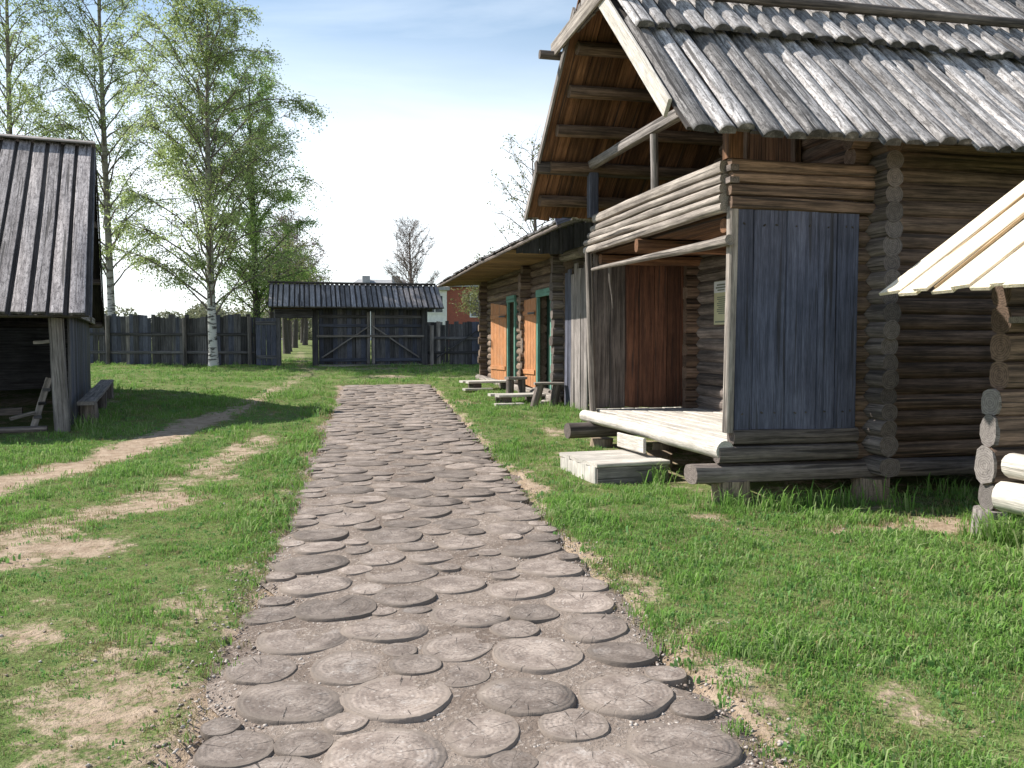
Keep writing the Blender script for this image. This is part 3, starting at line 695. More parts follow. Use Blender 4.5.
# information sign on the porch wall
sg = thing('information_sign', 'narrow cream information board with pale heading hung on the porch log wall', 'sign', (5.235, 10.28, 1.9))
boxes_mesh('board', [(5.215, 5.235, 10.075, 10.49, 1.90, 2.46)], M['signcream'], sg)
boxes_mesh('heading_panel', [(5.209, 5.2145, 10.08, 10.485, 2.31, 2.455)], M['signwhite'], sg)
boxes_mesh('heading_text', [(5.2055, 5.2085, 10.17, 10.40, 2.40, 2.418), (5.2055, 5.2085, 10.14, 10.43, 2.365, 2.383), (5.2055, 5.2085, 10.19, 10.38, 2.333, 2.35)], M['ink'], sg)
boxes_mesh('body_text', [(5.211, 5.2145, 10.15, 10.40 - 0.04 * (k % 3 == 2), 2.245 - 0.026 * k, 2.257 - 0.026 * k) for k in range(9)], M['ink'], sg)
boxes_mesh('footer_text', [(5.211, 5.2145, 10.12, 10.45, 1.925, 1.945)], M['ink'], sg)

# plank step in front of the porch
st = thing('porch_step', 'pale sunlit box step of planks on the grass before the porch', 'step', (3.3, 9.15, g1(3.3, 9.15)), R(7))
XS = Matrix.Translation((3.32, 9.12, 0)) @ Matrix.Rotation(R(6), 4, 'Z') @ Matrix.Diagonal((0.9, 0.88, 1, 1))
zg = g1(3.3, 9.1)
for k in range(4):
    yy = -0.42 + 0.28 * k
    bar('tread_plank', st, M['deck'], (-0.47, yy, zg + 0.185), (0.49, yy, zg + 0.185), sec_rect(0.275, 0.04, 0.008), X=XS, wob=0.003)
bar('front_board', st, M['grey'], (-0.455, -0.545, zg + 0.06), (0.475, -0.545, zg + 0.06), sec_rect(0.035, 0.205, 0.006), X=XS, wob=0.003)
bar('front_board', st, M['grey'], (-0.455, 0.53, zg + 0.06), (0.475, 0.53, zg + 0.06), sec_rect(0.035, 0.205, 0.006), X=XS, wob=0.003)
for k in range(4):
    bar('side_board', st, M['deck'], (-0.462, -0.39 + 0.26 * k, zg - 0.05), (-0.462, -0.39 + 0.26 * k, zg + 0.163), sec_rect(0.255, 0.03, 0.006), up=(-1, 0, 0), X=XS, wob=0.002)
bar('side_board', st, M['grey'], (0.46, -0.5, zg + 0.06), (0.46, 0.5, zg + 0.06), sec_rect(0.03, 0.2, 0.006), X=XS, wob=0.002)

# ------------------------------------------------------------------ low log store with the new plank roof, right edge
def make_store():
    S = thing('log_store', 'small log store with bright new plank roof at the right edge', 'shed', (6.0, 5.9, 0.17))
    YV = 6.05; XE0, ZE0, SL = 4.42, 2.045, 0.69
    ang = math.atan(SL); up = (-math.sin(ang), 0, math.cos(ang))
    y = YV; k = 0
    while y > 2.0:
        w = rnd.uniform(0.14, 0.20) + (0.05 if k == 0 else 0)
        yc = y - w / 2; o = 0.026 if k % 2 == 0 else 0.0
        a = Vector((XE0 + rnd.uniform(-0.02, 0.04), yc, ZE0)); L = 2.15
        b = Vector((XE0 + L, yc + 0.01, ZE0 + SL * L)); off = Vector(up) * o
        bar('roof_board', S, M['fresh'], a + off, b + off, sec_rect(w * (0.92 if k % 2 == 0 else 1.1), 0.024, 0.003), up=up, nseg=3, wob=0.003, rn=0.01)
        if k % 2 == 0: bar('board_edge_shade', S, M['freshedge_shade'], a + Vector((0.05, -w * 0.49, 0.034 - 0.002)), b + Vector((-0.05, -w * 0.49, 0.034 - 0.002)), sec_rect(0.016, 0.024, 0.003), up=up, nseg=1, wob=0.002)  # browner strip paints the shade along each raised board's near edge
        y -= w; k += 1
    for xx in (4.8, 5.5, 6.3):
        bar('rafter_log', S, M['log'], (xx, 6.0, ZE0 + SL * (xx - XE0) - 0.08), (xx, 2.0, ZE0 + SL * (xx - XE0) - 0.08), sec_circ(0.05, 8), nseg=2, wob=0.005)
    ya = 5.88
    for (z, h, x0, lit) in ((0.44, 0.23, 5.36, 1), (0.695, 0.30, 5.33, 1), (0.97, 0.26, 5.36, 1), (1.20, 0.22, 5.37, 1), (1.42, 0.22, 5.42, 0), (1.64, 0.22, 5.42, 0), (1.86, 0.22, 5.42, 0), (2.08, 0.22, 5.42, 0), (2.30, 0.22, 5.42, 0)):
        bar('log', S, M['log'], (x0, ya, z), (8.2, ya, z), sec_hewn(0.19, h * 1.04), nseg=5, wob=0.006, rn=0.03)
        if lit: bar('sunlit_log_end', S, M['grey'], (x0 - 0.03, ya, z), (x0 - 0.001, ya, z), sec_hewn(0.19, h), nseg=1, wob=0.0, rn=0.08)  # added paler discs put sunlight into the colour of the lower ends
    for (x0, z, r, yy) in ((5.37, 0.725, 0.098, 5.68), (5.33, 0.475, 0.12, 5.70)):
        bar('low_log', S, M['deck'], (x0, yy, z), (x0 + 0.02, 3.0, z + 0.02), sec_circ(r, 14), nseg=6, wob=0.008, rn=0.04)
    bar('shelf', S, M['greylight'], (5.40, 5.70, 1.86), (7.2, 5.60, 1.84), sec_rect(0.16, 0.05, 0.01), nseg=2)
    for (x, y) in ((5.36, 5.88), (5.38, 4.4), (7.4, 5.9)):
        stump('stump', S, x, y, g1(x, y) - 0.06, 0.34, 0.13, M['grey'])
make_store()

# ------------------------------------------------------------------ cottage beyond the porch
def make_cottage():
    C = thing('log_cottage', 'low log cottage with two open orange doors and sagging eaves', 'house', (5.1, 20.5, 0.48))
    XW, Y0, Y1 = 5.15, 16.85, 24.4
    dz, zb = 0.18, 0.42
    doors = [(17.55, 18.65), (20.8, 21.55)]
    for i in range(17):
        z = zb + 0.09 + dz * i; r = 0.102
        segs = [(Y0 - 0.12, Y1 + 0.25)]
        if 0.6 < z < 2.72: segs = [(Y0 - 0.12, 17.50), (18.70, 20.75), (21.60, Y1 + 0.25)]
        for a, b in segs:
            bar('log', C, M['cottagelog'], (XW, a, z), (XW, b, z), sec_circ(r, 12), nseg=3, wob=0.006, rn=0.03, roll=rnd.uniform(0, 6))
        for yc in (Y0, 19.5, Y1):                    # cross walls; their ends stand out towards the path
            zz = z + dz / 2
            bar('log', C, M['logend'] if yc == Y0 else M['cottagelog'], (XW - 0.30 + rnd.uniform(-0.04, 0.03), yc, zz), (XW + (4.0 if yc != 19.5 else 0.5), yc, zz), sec_circ(0.104, 12), nseg=2, wob=0.004, rn=0.04)
    # doorways
    for (a, b) in doors:
        for y in (a, b):
            bar('door_frame', C, M['green'], (XW - 0.11, y, 0.66), (XW - 0.11, y, 2.74), sec_rect(0.10, 0.06, 0.004), up=(-1, 0, 0), nseg=1, wob=0)
        bar('door_frame', C, M['green'], (XW - 0.13, a - 0.06, 2.72), (XW - 0.13, b + 0.06, 2.72), sec_rect(0.05, 0.16, 0.004), nseg=1, wob=0)
        bar('inner_door', C, M['darkgreen'], (XW + 0.10, (a + b) / 2, 0.62), (XW + 0.10, (a + b) / 2, 2.66), sec_rect(b - a - 0.02, 0.03, 0.003), up=(-1, 0, 0), nseg=1, wob=0)
        bar('door_sill', C, M['greylight'], (XW - 0.10, a - 0.1, 0.60), (XW - 0.10, b + 0.1, 0.60), sec_rect(0.22, 0.09, 0.01), nseg=2)
    # orange doors, swung right open on their far hinges
    for (yh, wd, ang) in ((18.68, 0.78, 172), (21.60, 1.05, 170)):
        dx, dy = -math.sin(R(ang)), -math.cos(R(ang))
        base = Vector((XW - 0.13, yh + 0.04, 0)); e = Vector((dx, dy, 0)); nrm = Vector((-dy, dx, 0))
        mid = base + e * wd / 2
        d = bar('orange_door', C, M['orange'], mid + Vector((0, 0, 0.66)), mid + Vector((0, 0, 2.62)), sec_rect(wd, 0.035, 0.004), up=nrm, nseg=1, wob=0, rn=0)
        for s in (-1, 1):
            for z in (0.98, 2.3):
                bar('door_batten', d, M['orange'], base + e * 0.04 + nrm * 0.032 * s + Vector((0, 0, z)), base + e * (wd - 0.04) + nrm * 0.032 * s + Vector((0, 0, z)), sec_rect(0.026, 0.10, 0.004), nseg=1, wob=0)
            bar('hinge', d, M['dark'], base + e * 0.0 + nrm * 0.05 * s + Vector((0, 0, 2.3)), base + e * 0.4 + nrm * 0.05 * s + Vector((0, 0, 2.3)), sec_rect(0.012, 0.045, 0.002), nseg=1, wob=0)
            bar('handle', d, M['dark'], base + e * (wd - 0.1) + nrm * 0.05 * s + Vector((0, 0, 1.5)), base + e * (wd - 0.1) + nrm * 0.05 * s + Vector((0, 0, 1.7)), sec_circ(0.014, 8), up=nrm, nseg=1, wob=0)
            for k in range(1, 5):
                bar('joint_strip', d, M['orange'], base + e * wd * k / 5 + nrm * 0.0185 * s + Vector((0, 0, 0.67)), base + e * wd * k / 5 + nrm * 0.0185 * s + Vector((0, 0, 2.61)), sec_rect(0.016, 0.008, 0.002), up=nrm, nseg=1, wob=0)
    bar('window_frame', C, M['greylight'], (XW - 0.12, 20.05, 1.1), (XW - 0.12, 20.05, 2.05), sec_rect(0.09, 0.06, 0.004), up=(-1, 0, 0), nseg=1)
    # sagging roof: flat soffit over the front, slope above it
    XE0, ZE0, SL = 3.80, 3.44, 0.36
    y = 13.0; YE1 = 25.5
    sag = lambda yy: 0.11 - 0.017 * (yy - 13.0) + 0.035 * math.sin(math.pi * (yy - 15.0) / 10.0)
    ang = math.atan(SL); up = (-math.sin(ang), 0, math.cos(ang))
    while y < YE1:
        w = rnd.uniform(0.19, 0.26); yc = y + w / 2; s = sag(yc)
        if yc > 16.5: bar('soffit_board', C, M['soffit'], (XE0 + 0.04, yc, ZE0 - 0.05 + s), (XW + 0.1, yc, ZE0 - 0.03 + 0.4 * s), sec_rect(w - 0.006, 0.028, 0.004), nseg=1, wob=0.003)
        a = Vector((XE0 + rnd.uniform(-0.03, 0.03), yc, ZE0 + s)); L = 3.2
        bar('roof_board', C, M['gateroof'], a, a + Vector((L, 0, SL * L)), sec_rect(w + 0.01, 0.03, 0.004), up=up, nseg=2, wob=0.004)
        a2 = a + Vector((L, 0, SL * L))
        bar('roof_board', C, M['gateroof'], a2, a2 + Vector((L, 0, -SL * L)), sec_rect(w + 0.01, 0.03, 0.004), up=(math.sin(ang), 0, math.cos(ang)), nseg=1, wob=0.004)
        y += w
    bar('verge_board', C, M['bluegrey'], (XE0 - 0.02, 12.97, ZE0 + 0.09), (XE0 + 3.2, 12.97, ZE0 + 0.09 + SL * 3.2), sec_rect(0.03, 0.13, 0.005), up=up, nseg=2)
    # boarded gable end above the near wall
    bar('eave_pole', C, M['logend'], (XE0 + 0.05, 13.0, ZE0 + sag(13.0) - 0.06), (XE0 + 0.05, 19.0, ZE0 + sag(19.0) - 0.06), sec_circ(0.035, 8), nseg=4)
    bar('eave_pole', C, M['logend'], (XE0 + 0.05, 19.0, ZE0 + sag(19.0) - 0.06), (XE0 + 0.05, 25.4, ZE0 + sag(25.4) - 0.06), sec_circ(0.035, 8), nseg=4)
    x = 4.0
    while x < 8.8:
        w = rnd.uniform(0.13, 0.2); xc = x + w / 2
        h = SL * min(xc - XE0, XE0 + 6.4 - xc)
        if h > 0.05: bar('gable_board', C, M['bluegrey'], (xc, 16.46, 3.38), (xc, 16.46, 3.47 + h), sec_rect(w - 0.006, 0.025, 0.004), up=(0, -1, 0), nseg=1, wob=0.002)
        x += w
    bar('plate_beam', C, M['greylight'], (5.05, 17.1, 3.36), (5.02, 15.4, 3.33), sec_circ(0.10, 10), nseg=2)
    # plank screen between cottage and porch
    for k in range(7):
        yy = 16.42 - 0.2 * k
        bar('screen_plank', C, M['bluegrey'] if k < 2 else M['grey'], (5.02 + 0.02 * (k % 2), yy, 0.40), (5.02, yy + rnd.uniform(-0.02, 0.02), 3.05 + rnd.uniform(-0.1, 0.1)), sec_rect(0.19, 0.03, 0.005), up=(-1, 0, 0), nseg=2)
    bar('screen_rail', C, M['grey'], (5.07, 16.5, 2.6), (5.07, 15.0, 2.6), sec_rect(0.05, 0.1, 0.005))
    bar('base_log', C, M['greylight'], (4.86, 16.6, 0.50), (4.86, 24.6, 0.62), sec_circ(0.10, 10), nseg=4, wob=0.01)
make_cottage()

def plank_stool(name, label, cat, x, y, w, h, rz, lean=0.0, slab=0.06, depth=0.24):
    z = g1(x, y); T = thing(name, label, cat, (x, y, z), rz)
    X = Matrix.Translation((x, y, z)) @ Matrix.Rotation(rz, 4, 'Z')
    bar('seat', T, M['greylight'], (-w / 2, 0, h), (w / 2, 0, h), sec_rect(depth, slab, 0.012), X=X, nseg=3, wob=0.005)
    for s in (-1, 1):
        bar('leg', T, M['logend'], (s * w * 0.33 - s * lean * 0.0 + lean, 0, -0.03), (s * w * 0.3, 0, h - slab / 2), sec_circ(0.085, 10), X=X, up=(1, 0, 0), nseg=2, rn=0.04)
    return T
plank_stool('wooden_stool', 'short wooden stool on two round legs between the orange doors', 'stool', 4.46, 18.35, 0.44, 0.42, R(8), depth=0.2)
plank_stool('wooden_bench', 'leaning wooden bench on two log legs beside the plank screen', 'bench', 4.66, 16.45, 0.58, 0.45, R(-4), lean=-0.10, depth=0.2, slab=0.05)
def door_step(label, x, y, L, rz):
    z = g1(x, y); T = thing('door_step', label, 'step', (x, y, z), rz)
    X = Matrix.Translation((x, y, z)) @ Matrix.Rotation(rz, 4, 'Z')
    for k in range(2): bar('tread_plank', T, M['deck'], (-L / 2 - 0.08 * k, -0.14 + 0.27 * k, 0.19), (L / 2, -0.14 + 0.27 * k, 0.19), sec_rect(0.25, 0.05, 0.01), X=X, nseg=2, wob=0.005)
    for s in (-0.3, 0.36): bar('support_block', T, M['logend'], (s * L, -0.2, 0.07), (s * L, 0.3, 0.07), sec_rect(0.2, 0.18, 0.02), X=X)
    bar('ground_plank', T, M['deck'], (-L / 2 - 0.15, -0.42, 0.03), (-L * 0.05, -0.38, 0.03), sec_rect(0.22, 0.05, 0.01), X=X, nseg=2)
door_step('grey plank step before the far orange door', 4.35, 20.6, 1.2, R(4))
door_step('low plank step below the stool by the near orange door', 4.25, 17.3, 1.0, R(5))
for (x, y, s, lab) in ((4.75, 17.75, 0.16, 'pale boulder beneath the near orange door'), (4.72, 16.9, 0.12, 'small boulder behind the leaning bench'), (4.68, 22.2, 0.14, 'boulder at the foot of the far orange door')):
    V, F = [], []
    n, mr = 10, 6
    for i in range(mr + 1):
        for j in range(n):
            th, ph = math.pi * i / mr, 2 * math.pi * j / n
            p = Vector((math.sin(th) * math.cos(ph), math.sin(th) * math.sin(ph) * 0.8, math.cos(th) * 0.6))
            p *= s * (1 + 0.35 * mnoise.noise(p * 1.7 + Vector((x, y, 0)))); V.append(tuple(p))
    for i in range(mr):
        for j in range(n): F.append((i * n + j, (i + 1) * n + j, (i + 1) * n + (j + 1) % n, i * n + (j + 1) % n))
    o = mesh_obj('boulder', V, F, M['stone'], None, Matrix.Translation((x, y, g1(x, y) + s * 0.3)), smooth=60)
    solo(o, lab, 'stone', 'stones along the cottage wall')

# ------------------------------------------------------------------ plank shed, left
def make_shed():
    ox, oy = -3.58, 14.30
    rz = math.atan2(0.153, 0.988) + R(1.7)
    zb = g1(ox, oy)
    S = thing('plank_shed', 'open-fronted plank shed with pale board roof at the left edge', 'shed', (ox, oy, zb), rz)
    # local frame: +x right along the eave, +y along the side wall
    X = Matrix.Translation((ox, oy, 0)) @ Matrix.Rotation(rz, 4, 'Z')
    D = 8.6; ZE, YE, YR = 2.08, -0.35, 4.2
    ZR = 5.45; SL = (ZR - ZE) / (YR - YE); ang = math.atan(SL)
    upn = (0, -math.sin(ang), math.cos(ang)); upf = (0, math.sin(ang), math.cos(ang))
    roofz = lambda y: ZR - SL * abs(y - YR)
    bar('corner_post', S, M['grey'], (0.02, 0.02, 0.2), (-0.05, 0.02, 2.03), sec_hewn(0.21, 0.20), X=X, up=(0, -1, 0), nseg=5, wob=0.008, rn=0.03)
    bar('post', S, M['grey'], (-3.4, 0.0, 0.2), (-3.4, 0.0, 2.0), sec_hewn(0.2, 0.2), X=X, up=(0, -1, 0), nseg=3)
    bar('front_beam', S, M['logend'], (-6.0, 0.03, 2.08), (0.3, 0.03, 2.10), sec_hewn(0.16, 0.14), X=X, nseg=3)
    # side wall boards
    y = 0.16
    while y < D:
        w = rnd.uniform(0.17, 0.26); yc = y + w / 2; top = min(roofz(yc) - 0.12, 2.05 if False else 9)
        if yc > 0.4:
            bar('wall_board', S, M['dark'] if rnd.random() < 0.5 else M['bluegrey'], (0.10, yc, 0.28 + 0.0239 * yc), (0.10, yc, 2.18), sec_rect(w - 0.01, 0.03, 0.005), X=X, up=(1, 0, 0), nseg=1, wob=0.003)
            bar('gable_board', S, M['bluegrey'] if rnd.random() < 0.5 else M['dark'], (0.17, yc, 2.10), (0.17, yc, top), sec_rect(w - 0.006, 0.03, 0.005), X=X, up=(1, 0, 0), nseg=1, wob=0.003)
        y += w
    bar('wall_trim', S, M['grey'], (0.22, -0.1, 2.12), (0.22, D + 0.2, 2.14), sec_rect(0.06, 0.13, 0.006), X=X, nseg=3)
    boxes_mesh('back_wall', [(-6.0, 0.1, D, D + 0.05, 0.3, 2.3)], M['dark'], S, X)
    boxes_mesh('side_wall', [(-6.05, -6.0, 0.1, D, 0.2, 3.0)], M['dark'], S, X)
    # boards at the gable foot, fixed outside
    bar('trim_patch', S, M['greylight'], (0.24, 0.42, 2.28), (0.24, 0.42, 2.50), sec_rect(0.16, 0.02, 0.004), X=X, up=(1, 0, 0), nseg=1)
    # roof: dark under-layer, pale cover boards with gaps
    x = 0.42; k = 0
    while x > -6.1:
        w = rnd.uniform(0.24, 0.30); xc = x - w / 2
        for (yy, up) in ((YE, upn), (2 * YR - YE, upf)):
            bar('roof_board', S, M['roofdark'], (xc, yy, ZE - 0.03), (xc, YR, ZR - 0.03), sec_rect(w, 0.03, 0.004), X=X, up=up, nseg=1, wob=0.003)
        if k > 0 or True:
            j = rnd.uniform(-0.02, 0.02)
            bar('roof_board', S, M['shedroof'], (xc + j, YE - 0.05 + rnd.uniform(-0.05, 0.03), ZE + 0.005), (xc + j * 0.3, YR, ZR + 0.012), sec_rect(w * rnd.uniform(0.62, 0.78), 0.035, 0.006), X=X, up=upn, nseg=4, wob=0.008, rn=0.02)
            bar('roof_board', S, M['shedroof'], (xc + j, 2 * YR - YE + 0.04, ZE + 0.005), (xc, YR, ZR + 0.012), sec_rect(w * 0.7, 0.035, 0.006), X=X, up=upf, nseg=1, wob=0.004, rn=0.02)
        x -= w; k += 1
    for s in (-1, 1):
        bar('ridge_board', S, M['grey'], (-6.1, YR + s * 0.11, ZR + 0.05), (0.45, YR + s * 0.11, ZR + 0.05), sec_rect(0.24, 0.03, 0.005), X=X, up=(0, s * 0.35, 1), nseg=3, wob=0.004)
    for yy in (1.6, 3.2, 5.8, 7.3, 8.6):
        bar('purlin', S, M['logend'], (-6.0, yy, roofz(yy) - 0.13), (0.40, yy, roofz(yy) - 0.13), sec_circ(0.075, 10), X=X, nseg=2)
    bar('barge_board', S, M['dark'], (0.44, 2 * YR - YE, ZE - 0.08), (0.44, YR, ZR - 0.08), sec_rect(0.03, 0.16, 0.005), X=X, up=upf, nseg=2)
    bar('barge_board', S, M['dark'], (0.44, YE + 0.02, ZE - 0.08), (0.44, YR, ZR - 0.08), sec_rect(0.03, 0.10, 0.005), X=X, up=upn, nseg=2)
    bar('bracket', S, M['greylight'], (-0.35, 0.25, 1.66), (-0.1, 0.1, 1.68), sec_rect(0.08, 0.05, 0.005), X=X)
    bar('rail', S, M['logend'], (-4.0, 0.9, 0.55), (-0.6, 0.9, 0.58), sec_rect(0.08, 0.12, 0.01), X=X)
    bar('low_beam', S, M['logend'], (-4.0, 0.05, 0.36), (-0.2, 0.10, 0.36), sec_hewn(0.18, 0.1), X=X, nseg=3)
    return X
XSHED = make_shed()
nl = thing('notched_plank', 'pale notched plank leaning inside the dark open shed', 'plank', tuple(XSHED @ Vector((-0.4, 0.6, 0.34))))
bar('plank', nl, M['greylight'], (-0.42, 0.55, 0.36), (-0.20, 0.75, 1.10), sec_rect(0.10, 0.05, 0.006), X=XSHED, up=(0, -1, 0), nseg=2)
for k in range(3):
    t = 0.2 + 0.28 * k
    bar('cleat', nl, M['dark'], (-0.46 + 0.22 * t, 0.52 + 0.2 * t, 0.36 + 0.74 * t), (-0.35 + 0.22 * t, 0.52 + 0.2 * t, 0.36 + 0.74 * t), sec_rect(0.04, 0.05, 0.004), X=XSHED)
bar('foot_plank', nl, M['greylight'], (-0.72, 0.45, 0.50), (-0.40, 0.55, 0.58), sec_rect(0.1, 0.05, 0.006), X=XSHED)
# long bench along the shed wall
bx, by = -3.30, 15.3
bn = thing('wall_bench', 'long plank bench on log stumps along the shed wall', 'bench', (bx, by, g1(bx, by)))
bar('seat', bn, M['grey'], (-3.30, 14.6, 0.72), (-4.08, 19.9, 0.83), sec_rect(0.25, 0.06, 0.01), nseg=6, wob=0.008)
for (x, y) in ((-3.35, 14.95), (-3.68, 17.2), (-4.04, 19.6)): stump('leg', bn, x, y, g1(x, y) - 0.05, 0.72 + (y - 14.6) * 0.0207 - 0.02, 0.15, M['logend'])

# ------------------------------------------------------------------ roofed gate and fences
def make_gate():
    G = thing('roofed_gate', 'dark timber gateway with board roof, closed double gate and open side passage', 'gate', (1.8, 32.3, 0.78))
    YG = 32.0
    zb = 0.76
    for x in (-0.93, 0.38, 4.30):
        bar('gate_post', G, M['dark'], (x, YG + 0.05, zb - 0.1), (x, YG + 0.05, 2.85), sec_rect(0.22, 0.22, 0.015), up=(0, -1, 0), nseg=2)
        bar('gate_post', G, M['dark'], (x, YG + 1.5, zb - 0.1), (x, YG + 1.5, 2.85), sec_rect(0.18, 0.18, 0.015), up=(0, -1, 0), nseg=1)
    bar('lintel', G, M['brown'], (-1.05, YG - 0.02, 2.84), (4.55, YG - 0.02, 2.88), sec_rect(0.2, 0.09, 0.01), nseg=3)
    bar('lintel', G, M['dark'], (-1.0, YG - 0.02, 2.62), (0.3, YG - 0.02, 2.62), sec_rect(0.12, 0.28, 0.01), nseg=2)
    bar('lintel', G, M['dark'], (-1.05, YG + 1.5, 2.86), (4.55, YG + 1.5, 2.88), sec_rect(0.16, 0.16, 0.01), nseg=1)
    for (a, b, flip) in ((0.50, 2.33, 1), (2.37, 4.20, -1)):
        leaf = bar('gate_leaf', G, M['dark'], (a, YG + 0.02, 2.55), (b, YG + 0.02, 2.55), sec_rect(0.05, 0.12, 0.006))
        n = 11; w = (b - a) / n
        for k in range(n):
            xx = a + w * (k + 0.5)
            bar('gate_plank', leaf, M['dark'] if k % 3 else M['bluegrey'], (xx, YG + 0.07 + 0.012 * (k % 2), zb + 0.06), (xx, YG + 0.07 + 0.012 * (k % 2), 2.80 + rnd.uniform(-0.01, 0.02)), sec_rect(w + 0.006, 0.03, 0.004), up=(0, -1, 0), nseg=1, wob=0.002)
        bar('gate_rail', leaf, M['bluegrey'], (a, YG + 0.02, zb + 0.22), (b, YG + 0.02, zb + 0.22), sec_rect(0.05, 0.12, 0.006))
        bar('gate_rail', leaf, M['bluegrey'], (a, YG + 0.02, 2.22), (b, YG + 0.02, 2.22), sec_rect(0.05, 0.1, 0.006))
        p, q = ((a + 0.1, zb + 0.3), (b - 0.05, 2.2)) if flip > 0 else ((b - 0.1, zb + 0.3), (a + 0.05, 2.2))
        bar('gate_brace', leaf, M['grey'], (p[0], YG - 0.03, p[1]), (q[0], YG - 0.03, q[1]), sec_rect(0.05, 0.1, 0.006), up=(0, -1, 0))
        bar('gate_stile', leaf, M['grey'], (b - 0.07 if flip > 0 else a + 0.07, YG - 0.015, zb + 0.08), (b - 0.07 if flip > 0 else a + 0.07, YG - 0.015, 2.7), sec_rect(0.1, 0.05, 0.006), up=(0, -1, 0))
    bar('cross_bar', G, M['greylight'], (0.42, YG - 0.09, 1.84), (4.28, YG - 0.09, 1.84), sec_rect(0.05, 0.085, 0.006), nseg=3)
    bar('threshold', G, M['greylight'], (0.45, YG + 0.04, zb + 0.0), (4.25, YG + 0.04, zb + 0.02), sec_rect(0.2, 0.08, 0.01))
    # roof
    YE, ZE, YR, ZR = 31.25, 2.86, 32.75, 3.74
    ang = math.atan2(ZR - ZE, YR - YE)
    x = -1.22
    while x < 4.78:
        w = rnd.uniform(0.15, 0.22); xc = x + w / 2
        for s in (1, -1):
            ye = YE if s == 1 else 2 * YR - YE
            bar('roof_board', G, M['roofdark'], (xc, ye, ZE - 0.03), (xc, YR, ZR - 0.03), sec_rect(w, 0.025, 0.003), up=(0, -s * math.sin(ang), math.cos(ang)), nseg=1)
            bar('roof_board', G, M['gateroof'], (xc, ye - s * rnd.uniform(0, 0.06), ZE + 0.005), (xc, YR, ZR + 0.01), sec_rect(w * rnd.uniform(0.6, 0.8), 0.03, 0.004), up=(0, -s * math.sin(ang), math.cos(ang)), nseg=1, wob=0.004)
        x += w
    bar('ridge_board', G, M['roofdark'], (-1.25, YR, ZR + 0.05), (4.82, YR, ZR + 0.05), sec_rect(0.3, 0.06, 0.005), nseg=3, wob=0.006)
    for yy in (31.5, 32.75, 34.0):
        bar('purlin', G, M['dark'], (-1.2, yy, (ZE if yy != YR else ZR) - 0.02 + (0.15 if yy != YR else -0.12) - 0.12), (4.75, yy, (ZE if yy != YR else ZR) - 0.02 + (0.15 if yy != YR else -0.12) - 0.12), sec_circ(0.06, 8))
    # open leaf of the side passage, swung back against the fence
    lf = bar('side_leaf', G, M['dark'], (-1.66, YG - 0.02, 2.30), (-0.98, YG - 0.12, 2.30), sec_rect(0.04, 0.12, 0.005))
    bar('gate_rail', lf, M['dark'], (-1.66, YG - 0.02, 1.1), (-0.98, YG - 0.12, 1.1), sec_rect(0.04, 0.12, 0.005))
    for k in range(4):
        xx = -1.58 + 0.175 * k
        bar('gate_plank', lf, M['bluegrey'], (xx, YG - 0.0 - 0.026 * k, zb + 0.05), (xx, YG - 0.0 - 0.026 * k, 2.48), sec_rect(0.168, 0.03, 0.004), up=(0, -1, 0), nseg=1)
make_gate()

def fence(label, p0, p1, h, posts, braces=()):
    p0, p1 = Vector(p0), Vector(p1); L = (p1 - p0).length; e = (p1 - p0) / L; nrm = Vector((e.y, -e.x))   # nrm points to the camera side
    F = thing('board_fence', label, 'fence', (p0.x, p0.y, g1(p0.x, p0.y)), group='fences closing the yard')
    P = lambda s, off, z: Vector((p0.x + e.x * s + nrm.x * off, p0.y + e.y * s + nrm.y * off, g1(p0.x + e.x * s, p0.y + e.y * s) + z))
    s = 0.0
    while s < L - 0.02:
        w = rnd.uniform(0.12, 0.20); hh = h + rnd.uniform(-0.09, 0.07)
        gap = -0.006 if rnd.random() < 0.9 else 0.02; k2 = int(s * 1000) % 2
        bar('board', F, M['grey'] if rnd.random() < 0.06 else M['bluegrey'] if rnd.random() < 0.25 else M['dark'], P(s + w / 2, 0.016 * k2, 0.03), P(s + w / 2 + rnd.uniform(-0.004, 0.004), 0.016 * k2, hh), sec_rect(w - gap, 0.025, 0.004), up=(nrm.x, nrm.y, 0), nseg=1, wob=0.003)
        s += w
    for z in (0.45, h * 0.62):
        bar('rail', F, M['dark'], P(0, 0.045, z), P(L, 0.045, z), sec_rect(0.05, 0.10, 0.006), nseg=6, wob=0.006)
    for s in posts:
        bar('post', F, M['grey'], P(s, 0.13, -0.1), P(s, 0.13, h - 0.05 + rnd.uniform(-0.08, 0.05)), sec_circ(0.075, 10), up=(nrm.x, nrm.y, 0), nseg=2, rn=0.04)
    for (a, za, b, zb2) in braces:
        bar('brace', F, M['dark'], P(a, 0.09, za), P(b, 0.09, zb2), sec_rect(0.04, 0.09, 0.005), up=(nrm.x, nrm.y, 0))
fence('long dark board fence behind the birches left of the gate', (-13.0, 36.0), (-1.70, 32.4), 1.78, (1.4, 4.2, 6.45, 9.3, 11.7))
fence('short dark board fence with diagonal braces right of the gate', (4.42, 32.1), (8.6, 32.3), 1.58, (0.15, 2.15, 4.0), ((0.3, 0.25, 2.0, 1.35), (3.6, 1.35, 2.3, 1.3), (2.35, 0.3, 3.9, 1.2)))

